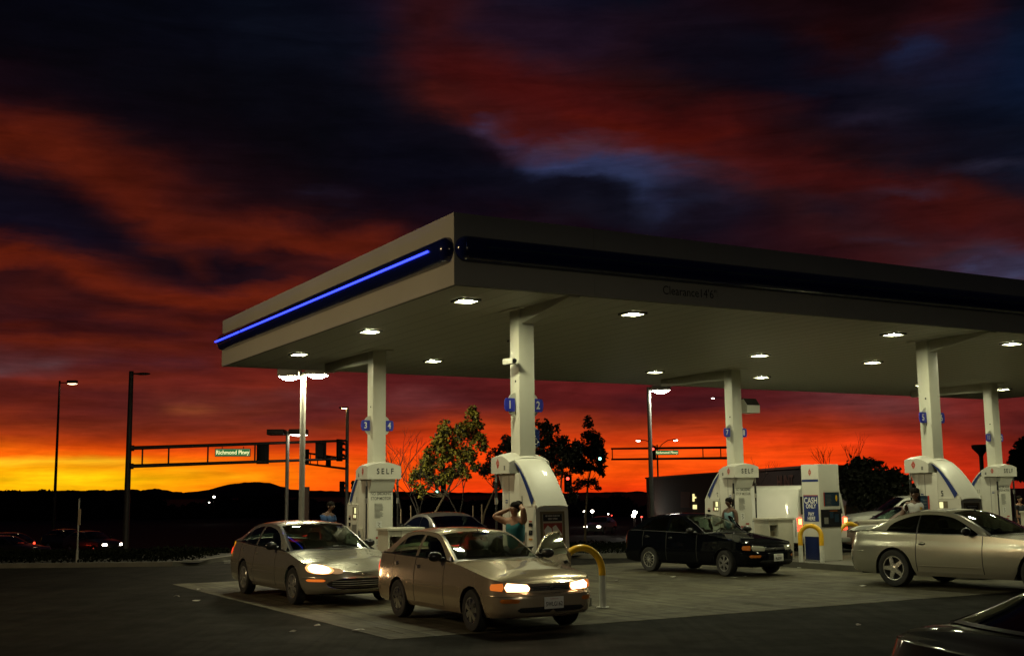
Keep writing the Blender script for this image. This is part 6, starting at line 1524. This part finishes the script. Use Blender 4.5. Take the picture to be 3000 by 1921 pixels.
# second mast with amber lit pole
D2 = 68
p0 = at(1018, 1196, D2); zb2 = terrain_z(D2); t = thing('signal_mast', 'signal pole lit orange at its top, with a receding truss arm, left of pump 3', 'signal mast', (p0.x, D2, zb2)); h = p0.z - zb2
b = MB(); b.tube([(0, 0, 0), (0, 0, h * .6), (0, 0, h)], [.12, .10, .085], 0, 14); b.build('pole', ['pole_grey'], t)
b = MB(); b.box((-.22, -.0, h + .05), (.5, .26, .09), 0, .0, .02); b.build('luminaire', ['pole_dark'], t); b = MB(); b.bx(-.32, -.02, -.10, .10, h - .006, h + .003, 0); b.build('lamp_glass', ['bulb_sodium'], t)
b = MB(); a1, a2 = at(1010, 1343, 70), at(1010, 1372, 70); c1, c2 = at(890, 1325, 92), at(890, 1357, 92)
for a, c in ((a1, c1), (a2, c2)): b.tube([a - t.location, c - t.location], .07, 0, 8)
for f in (.35, .6, .8): b.tube([(a1 - t.location).lerp(c1 - t.location, f), (a2 - t.location).lerp(c2 - t.location, f)], .04, 0, 6)
b.build('truss_arm', ['pole_dark'], t)
signal('small dark signal low on the left of the orange lit pole', at(1002, 1430, 68), R(150), None, 3, False, .75)
signal('small dark signal low on the right of the orange lit pole', at(1037, 1428, 68), R(210), None, 3, False, .75)
t = thing('control_box', 'tall narrow reddish box post right beside the tall double lamp pole', 'post', (at(898, 1440, 48).x, 48, terrain_z(48)))
b = MB(); b.bx(-.11, .11, -.1, .1, 0, 2.9, 0, .02); b.build('post', ['wall_brown'], t)
# far mast right
D3 = 108
c = at(2137, 1310, D3); zb3 = terrain_z(D3); t = thing('signal_mast', 'far traffic signal mast with a truss arm reaching left from the pump 7 column', 'signal mast', (c.x, D3, zb3))
b = MB(); b.tube([(0, 0, 0), (0, 0, c.z - zb3 + .6)], .17, 0, 12); b.build('pole', ['pole_dark'], t)
b = MB(); zt3, zl3 = c.z - zb3 , at(2137, 1341, D3).z - zb3; xl = at(1790, 1312, D3).x - c.x
b.tube([(0, 0, zt3), (xl, 0, zt3 + .0)], [.12, .085], 0, 8); b.tube([(0, 0, zl3), (xl, 0, zl3)], [.12, .085], 0, 8)
for f in (.075, .225, .68, .99): b.tube([(xl * f, 0, zl3), (xl * f, 0, zt3)], .05, 0, 6)
b.build('truss_arm', ['pole_dark'], t)
street_sign('lit green street sign hanging from the far truss arm at right', 1953, 1325, D3 - .4, 2.15, .42)
signal('signal showing red on the far truss arm', at(1913, 1326, D3 - .6), 0, 'signal_red', 3, True, .95)
signal('signal showing green at the left end of the far truss arm, by the dark tree', at(1757, 1330, 48.2), 0, 'signal_green', 3, False, .5)
signal('signal showing red low behind the dark tree, right of pump 1', at(1664, 1415, 78), R(-8), 'signal_red', 3, True, .85)
signal('signal showing green behind the lit tree', at(1280, 1430, 100), 0, 'signal_green', 3, False, .8)
signal('dark square signal just right of the green one behind the lit tree', at(1299, 1422, 98), R(30), None, 3, True, .8)
for px, py, D, mt, s_, nm in ((627, 1455, 150, 'bulb_white', .16, 'upper'), (613, 1471, 150, 'bulb_white', .08, 'lower'), (1735, 1497, 118, 'far_head_lit', .17, 'one above the oncoming headlights'), (1711, 1497, 118, 'bulb_white', .1, 'one left above the oncoming headlights'), (1860, 1500, 90, 'bulb_flood_white', .14, 'white one left of the building'), (1856, 1510, 90, 'far_head_lit', .15, 'warm one left of the building'), (1880, 1513, 90, 'signal_red', .07, 'red one left of the building'), (1782, 1505, 118, 'bulb_white', .07, 'tiny one between headlights and building'), (1792, 1509, 118, 'signal_red', .06, 'tiny red one between headlights and building')):
    c = at(px, py, D); t = thing('distant_lamp', f'distant point lamp, {nm}' if D < 140 else f'distant point lamp in the dark woods below the hill, {nm} of the pair', 'lamp', (c.x, D, terrain_z(D))); h = c.z - terrain_z(D)
    b = MB(); b.ell((0, 0, h), (s_, s_, s_ * .8), 0, 10, 7); b.build('bulb', [mt], t)
    b = MB(); b.tube([(0, .05, 0), (0, .05, h)], .04, 0, 6); b.build('post', ['pole_dark'], t)
# lot lamp outside the frame at left front, the source of the warm light on the cars' flanks
t = thing('street_lamp', 'lot lamp standing outside the view at front left', 'street lamp', (-19, 14, 0))
b = MB(); b.tube([(0, 0, 0), (0, 0, 8.6)], [.12, .10], 0, 12); b.build('pole', ['pole_grey'], t)
b = MB(); b.box((.45, .2, 8.55), (.95, .7, .22), 0, 0, .03); b.build('luminaire', ['pole_dark'], t)
b = MB(); b.bx(.05, .85, -.1, .5, 8.18, 8.43); b.build('lamp_glass', ['bulb_lot'], t)
t = thing('street_lamp', 'lot lamp standing outside the view at front right', 'street lamp', (7.5, 1.0, 0))
b = MB(); b.tube([(0, 0, 0), (0, 0, 6.9)], [.12, .10], 0, 12); b.build('pole', ['pole_grey'], t)
b = MB(); b.box((-.45, .2, 6.87), (1.05, .8, .2), 0, 0, .03); b.build('luminaire', ['pole_dark'], t)
b = MB(); b.bx(-.85, -.05, -.1, .5, 6.755, 6.765); b.build('lamp_glass', ['bulb_lot_low'], t)

# ------------------------------------------------------------------ building
t = thing('far_building', 'long low dark brown building behind the van with a few lit windows', 'building', (0, 0, 0))
pa = at(1893, 1405, 94); pb = at(2440, 1371, 51); zt = 2.92; zb4 = -1.5
d = Vector((pb.x - pa.x, pb.y - pa.y, 0)); d.normalize(); nn = Vector((-d.y, d.x, 0)); nn = nn if nn.x > 0 else -nn
A_ = Vector((pa.x, pa.y, 0)); B_ = A_.lerp(Vector((pb.x, pb.y, 0)), .925); C_ = B_ + nn * 3; D_ = A_ + nn * 3
b = MB(); b.add([(q_.x, q_.y, z_) for z_ in (zb4, zt) for q_ in (A_, B_, C_, D_)], [(0, 1, 5, 4), (1, 2, 6, 5), (2, 3, 7, 6), (3, 0, 4, 7)]); b.build('wall', ['wall_brown'], t)
b = MB(); b.add([(q_.x, q_.y, z_) for z_ in (zt + .001, zt + .12) for q_ in (A_ - nn * .08 - d * .1, B_ - nn * .08 + d * .1, C_, D_)], [(0, 1, 5, 4), (1, 2, 6, 5), (2, 3, 7, 6), (3, 0, 4, 7), (4, 5, 6, 7), (0, 3, 2, 1)]); b.build('roof', ['wall_letters'], t)
def onwall(px, py):     # point of the long wall seen at a photo position
    r_ = ray(px, py); # intersect plane through A_ with normal nn
    k = (A_.x * nn.x + A_.y * nn.y) / (r_[0] * nn.x + r_[1] * nn.y); return Vector((r_[0] * k, r_[1] * k, r_[2] * k + CAMH))
for x0, x1, y0, y1, mt in ((2031, 2035, 1446, 1468, 'window_lit'), (2035, 2040, 1454, 1459, 'window_lit'), (2032, 2042, 1478, 1490, 'window_lit'), (1996, 2022, 1440, 1486, 'wall_letters')):
    b = MB(); qs = [onwall(x, y) - nn * .05 for x, y in ((x0, y1), (x1, y1), (x1, y0), (x0, y0))]; b.add([tuple(q_) for q_ in qs] + [tuple(q_ + nn * .04) for q_ in qs], [(0, 1, 2, 3), (0, 4, 5, 1), (1, 5, 6, 2), (2, 6, 7, 3), (3, 7, 4, 0)]); b.build('window', [mt], t)
b = MB(); c = onwall(2302, 1412); b.text('HUNT', c - nn * .02, d, (0, 0, 1), .85, 0, 1.1, bold=True, lift=.02); b.build('wall_sign', ['wall_letters'], t)

# ------------------------------------------------------------------ trees
def leafy(name, label, base, clumps, mt_l, trunk, seed, leaf=.11, dens=1., stakes=True, group=None):
    r = random.Random(seed); t = thing(name, label, 'tree', base, 0, group); B0 = Vector(base)
    pts = [Vector(p) - B0 for p in trunk]
    b = MB(); k = len(pts); b.tube(pts, [.055 * (1 - .65 * i / (k - 1)) for i in range(k)], 0, 8); b.build('trunk', ['bark'], t)
    b = MB()
    for c, rad in clumps:
        c = Vector(c) - B0; a = pts[min(k - 1, max(1, int((c.z / pts[-1].z) * k * .75)))]; mid_ = a.lerp(c, .5) + Vector((r.uniform(-.1, .1), 0, -.12)); b.tube([a, mid_, c], [.022, .014, .007], 0, 6)
        for _ in range(3):
            e_ = c + Vector((r.uniform(-1, 1), r.uniform(-1, 1), r.uniform(-.8, 1))) * rad[0] * .8; b.tube([c, e_], [.007, .003], 0, 5)
    b.build('branch', ['bark' if mt_l == 'leaf_green' else 'bark_dark'], t)
    b = MB()
    for c, rad in clumps:
        c = Vector(c) - B0; n_ = int(dens * 760 * rad[0] * rad[1] / .16)
        for _ in range(n_):
            u = Vector((r.gauss(0, 1), r.gauss(0, 1), r.gauss(0, 1))).normalized() * (r.random() ** .42)
            p = c + Vector((u.x * rad[0], u.y * rad[0] * .9, u.z * rad[1]))
            if noise.noise(p * 3.1 + Vector((seed, 0, 0))) < -.12: continue
            s_ = leaf * r.uniform(.65, 1.4); a = Vector((r.gauss(0, 1), r.gauss(0, 1), r.gauss(-.4, .7))).normalized(); q_ = a.cross(Vector((r.gauss(0, 1), r.gauss(0, 1), r.gauss(0, 1)))).normalized() * .36
            up_ = a.cross(q_).normalized() * .12
            b.add([tuple(p), tuple(p + (a * .35 + q_ + up_) * s_), tuple(p + a * s_), tuple(p + (a * .35 - q_ + up_) * s_)], [(0, 1, 2, 3)], 0 if r.random() < .68 else 1)
    b.build('crown', [mt_l, 'leaf_dark'], t)
    return t
def CL(D, items):      # clumps given as photo position (2405 wide), radii in metres
    return [(at(x * 1.2474, y * 1.2474, D + dy), (rx_, rz_)) for x, y, rx_, rz_, dy in items]
D = 45; sc_ = D / F * 1.2474   # metres per 2405-pixel
it = [(1112, 975, .28, .42, 0), (1108, 1005, .42, .42, .2), (1125, 1040, .36, .40, 0), (1080, 1012, .38, .34, -.1), (1046, 1005, .30, .36, 0), (1035, 1035, .40, .42, 0), (1065, 1050, .46, .44, .2), (1100, 1068, .42, .36, 0), (1020, 1066, .42, .36, -.2), (1045, 1085, .44, .34, 0), (1005, 1092, .36, .34, 0), (985, 1112, .34, .30, 0), (975, 1128, .26, .26, 0), (1015, 1112, .38, .30, .2), (1080, 1090, .40, .28, 0), (985, 1150, .22, .34, 0), (1000, 1130, .3, .3, 0), (1040, 1125, .34, .24, 0), (1090, 1110, .34, .26, 0), (1110, 1090, .3, .3, 0), (1010, 1085, .4, .3, 0), (1060, 1110, .36, .22, .1), (1128, 1010, .2, .3, 0)]
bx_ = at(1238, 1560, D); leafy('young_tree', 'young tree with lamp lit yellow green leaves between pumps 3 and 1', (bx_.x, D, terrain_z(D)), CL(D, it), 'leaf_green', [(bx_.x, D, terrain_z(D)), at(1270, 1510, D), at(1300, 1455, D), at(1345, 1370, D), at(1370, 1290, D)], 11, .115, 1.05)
D = 49
it = [(1165, 1075, .42, .45, 0), (1185, 1060, .26, .42, 0), (1150, 1105, .40, .35, 0), (1180, 1100, .4, .4, 0), (1172, 1135, .3, .3, 0), (1130, 1100, .32, .24, 0), (1205, 1045, .4, .35, 0), (1192, 1030, .25, .25, 0), (1215, 1085, .4, .5, 0)]
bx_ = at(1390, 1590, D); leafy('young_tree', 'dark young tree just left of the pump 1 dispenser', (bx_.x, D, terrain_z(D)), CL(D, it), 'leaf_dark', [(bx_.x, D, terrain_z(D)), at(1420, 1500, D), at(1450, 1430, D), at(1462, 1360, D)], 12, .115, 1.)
D = 47
it = [(1275, 1000, .3, .35, 0), (1290, 1030, .45, .45, 0), (1300, 1005, .25, .3, 0), (1270, 1060, .5, .5, 0), (1315, 1060, .5, .45, .2), (1345, 1060, .42, .40, 0), (1330, 1095, .4, .35, 0), (1300, 1095, .5, .35, 0), (1290, 1120, .38, .28, 0), (1325, 1035, .22, .25, 0), (1355, 1045, .22, .25, 0)]
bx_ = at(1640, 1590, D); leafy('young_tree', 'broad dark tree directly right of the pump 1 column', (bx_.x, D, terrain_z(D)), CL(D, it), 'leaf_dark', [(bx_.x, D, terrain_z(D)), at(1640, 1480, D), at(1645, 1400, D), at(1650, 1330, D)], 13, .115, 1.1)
it = [(1352, 1062, .45, .5, 0), (1362, 1090, .5, .4, 0), (1340, 1070, .4, .45, 0), (1382, 1000, .22, .45, 0), (1385, 1025, .40, .38, 0), (1405, 1035, .26, .35, 0), (1372, 1060, .46, .42, 0), (1402, 1065, .44, .38, .1), (1413, 1080, .26, .32, 0), (1385, 1090, .40, .25, 0), (1405, 1098, .25, .2, 0), (1350, 1140, .30, .2, 0), (1390, 1132, .25, .18, 0), (1368, 1128, .22, .22, 0), (1414, 1110, .12, .2, 0), (1345, 1165, .2, .3, 0), (1360, 1085, .35, .3, 0), (1404, 1145, .14, .12, 0)]
D = 50
bx_ = at(1712, 1600, D); leafy('young_tree', 'tall dark tree with a pointed top, left of the far truss arm', (bx_.x, D, terrain_z(D)), CL(D, it), 'leaf_dark', [(bx_.x, D, terrain_z(D)), at(1716, 1500, D), at(1722, 1420, D), at(1735, 1350, D), at(1735, 1290, D)], 14, .115, 1.1)
D = 60
it = [(2395, 1070, .5, .6, 0), (2405, 1050, .5, .5, 0), (2400, 1100, .7, .6, 0), (2420, 1080, .8, .9, 0), (2388, 1110, .35, .3, 0)]
bx_ = at(3010, 1600, D); leafy('young_tree', 'dark tree cut by the right edge of the view, behind the person', (bx_.x, D, terrain_z(D)), CL(D, it), 'leaf_dark', [(bx_.x, D, terrain_z(D)), at(3005, 1500, D), at(3005, 1400, D)], 15, .2, .8)
# round dark trees beyond the van
r0 = [(2018, 1110, .9), (2040, 1115, 1.0), (2062, 1128, .8), (2095, 1140, 1.0), (2082, 1125, .7), (2110, 1150, .9), (2000, 1125, .9), (2030, 1150, 1.2), (2125, 1150, .7)]
D = 48; it = [(x, y, rr * .82, rr * .72, 0) for x, y, rr in r0]; bx_ = at(2560, 1550, D)
leafy('bushy_tree', 'round dark bushy tree just right of the cash machine top', (bx_.x, D, terrain_z(D)), CL(D, it[:2] + it[6:8]), 'leaf_dark', [(bx_.x - 1, D, terrain_z(D)), at(2530, 1480, D), at(2525, 1420, D)], 16, .2, .36)
leafy('bushy_tree', 'smaller dark bushy tree right of the round one', (bx_.x + 1.5, D, terrain_z(D)), CL(D, it[2:6] + it[8:]), 'leaf_dark', [(bx_.x + 1.5, D, terrain_z(D)), at(2600, 1500, D), at(2600, 1430, D)], 17, .2, .36)
def bare(label, px_b, py_b, D, H, spread, seed, lv=5, mt='bark_dark', lean=0.):
    r = random.Random(seed); c = at(px_b, py_b, D); t = thing('bare_tree', label, 'tree', (c.x, D, terrain_z(D)), 0, 'leafless trees'); b = MB(); tw = MB()
    def grow(p, d, L, rad, n_):
        e = p + d * L; m_ = p.lerp(e, .5) + Vector((r.uniform(-.06, .06), r.uniform(-.06, .06), 0)) * L; (b if n_ == lv else tw).tube([p, m_, e], [rad, rad * .82, rad * .65], 0, 6 if n_ > 2 else 4)
        if n_ <= 0: return
        for k in range(r.choice((2, 3, 3))):
            nd_ = (d + Vector((r.uniform(-1, 1) * spread, r.uniform(-1, 1) * spread, r.uniform(-.1, .35)))).normalized(); grow(e, nd_, L * r.uniform(.62, .85), rad * .58, n_ - 1)
    grow(Vector((0, 0, 0)), Vector((lean, 0, 1)).normalized(), H * .30, .05 * H / 4, lv)
    b.build('trunk', [mt], t); tw.build('branch', [mt], t); return t
bare('leafless tree just right of the pump 3 dispenser', 1228, 1590, 41, 3.9, .8, 21)
bare('leafless tree between the two leafy trees left of pump 1', 1345, 1590, 43, 4.3, .9, 22)
bare('leafless tree left of the lit leafy tree', 1175, 1590, 44, 5.2, .7, 25)
bare('leafless twigs above the building roof right of pump 7', 2268, 1500, 62, 5.6, .6, 23)
bare('leafless twigs right of the cash machine above the trees', 2480, 1500, 64, 6.2, .5, 24)
sk = []
for px, py, hh, lab in ((1175, 1490, .0, 'right of the pump 3 hose'), (1204, 1480, 0, 'under the left leafless tree'), (1386, 1480, 0, 'left of the middle leafless tree'), (1412, 1476, 0, 'left of the pump 1 dispenser')):
    c = at(px, py, 42); t = thing('tree_stake', f'thin pale wooden tree stake, {lab}', 'stake', (c.x, 42, terrain_z(42)), 0, 'tree stakes'); b = MB(); b.tube([(0, 0, 0), (0, 0, c.z - terrain_z(42))], .026, 0, 8); b.build('post', ['wood_stake'], t)
# low planting beds as ground cover
def cover(name, x0, x1, y0, y1, n_, hmax, seed, z0=.1):
    r = random.Random(seed); b = MB()
    for _ in range(n_):
        x_, y_ = r.uniform(x0, x1), r.uniform(y0, y1); hgt = hmax * (.35 + .65 * max(0, noise.noise(Vector((x_ * .6, y_ * .6, seed))) + .5)); p = Vector((x_, y_, terrain_z(y_) + z0 + r.uniform(0, hgt))); s_ = r.uniform(.03, .09)
        a = Vector((r.gauss(0, 1), r.gauss(0, 1), r.gauss(.3, 1))).normalized(); q_ = a.orthogonal().normalized(); b.add([tuple(p - q_ * s_ * .4), tuple(p + a * s_), tuple(p + q_ * s_ * .4), tuple(p - a * s_ * .5)], [(0, 1, 2, 3)])
    o = b.build(name, ['cover_leaf']); o['kind'] = 'stuff'; o['label'] = 'low dark ground cover plants'
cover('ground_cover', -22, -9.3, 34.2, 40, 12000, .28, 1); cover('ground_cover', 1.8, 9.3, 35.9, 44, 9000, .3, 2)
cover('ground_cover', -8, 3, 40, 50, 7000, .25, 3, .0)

# litter
for i, (px, py, s_, nm) in enumerate(((1945, 1681, .07, 'under the rear of the black car'), (1975, 1690, .10, 'in front of the black car rear wheel'), (2150, 1692, .10, 'below the black car front wheel'), (2183, 1689, .05, 'below the black car nose'), (1810, 1701, .05, 'left of the black car on the open concrete'), (2468, 1668, .07, 'in front of the cash machine'), (2528, 1716, .08, 'left of the silver coupe rear wheel'), (1048, 1846, .13, 'on the asphalt left of the gold car'), (931, 1831, .05, 'on the asphalt at lower left'), (859, 1849, .05, 'lowest on the asphalt at lower left'), (575, 1760, .08, 'near the left corner of the concrete'), (517, 1747, .07, 'left of the concrete corner'), (583, 1726, .06, 'on the concrete corner at left'), (2515, 1830, .05, 'on the dark asphalt at lower right'), (860, 1849, .04, 'x'))):
    if nm == 'x': continue
    r_ = ray(px, py); k = (.02 - CAMH) / r_[2]; x_, y_ = r_[0] * k, r_[1] * k
    b = MB(); q = random.Random(i); pts = [(s_ * q.uniform(.7, 1.2) * math.cos(a), s_ * .6 * q.uniform(.6, 1.2) * math.sin(a)) for a in np.linspace(0, math.tau, 7)[:-1]]
    b.add([(0, 0, .03)] + [(a, c, q.uniform(.002, .03)) for a, c in pts], [(0, j + 1, (j + 1) % 6 + 1) for j in range(6)]); o = b.build('litter', ['paper']); o.location = (x_, y_, .016); tag(o, f'scrap of pale litter {nm}', 'litter', 'litter on the forecourt')
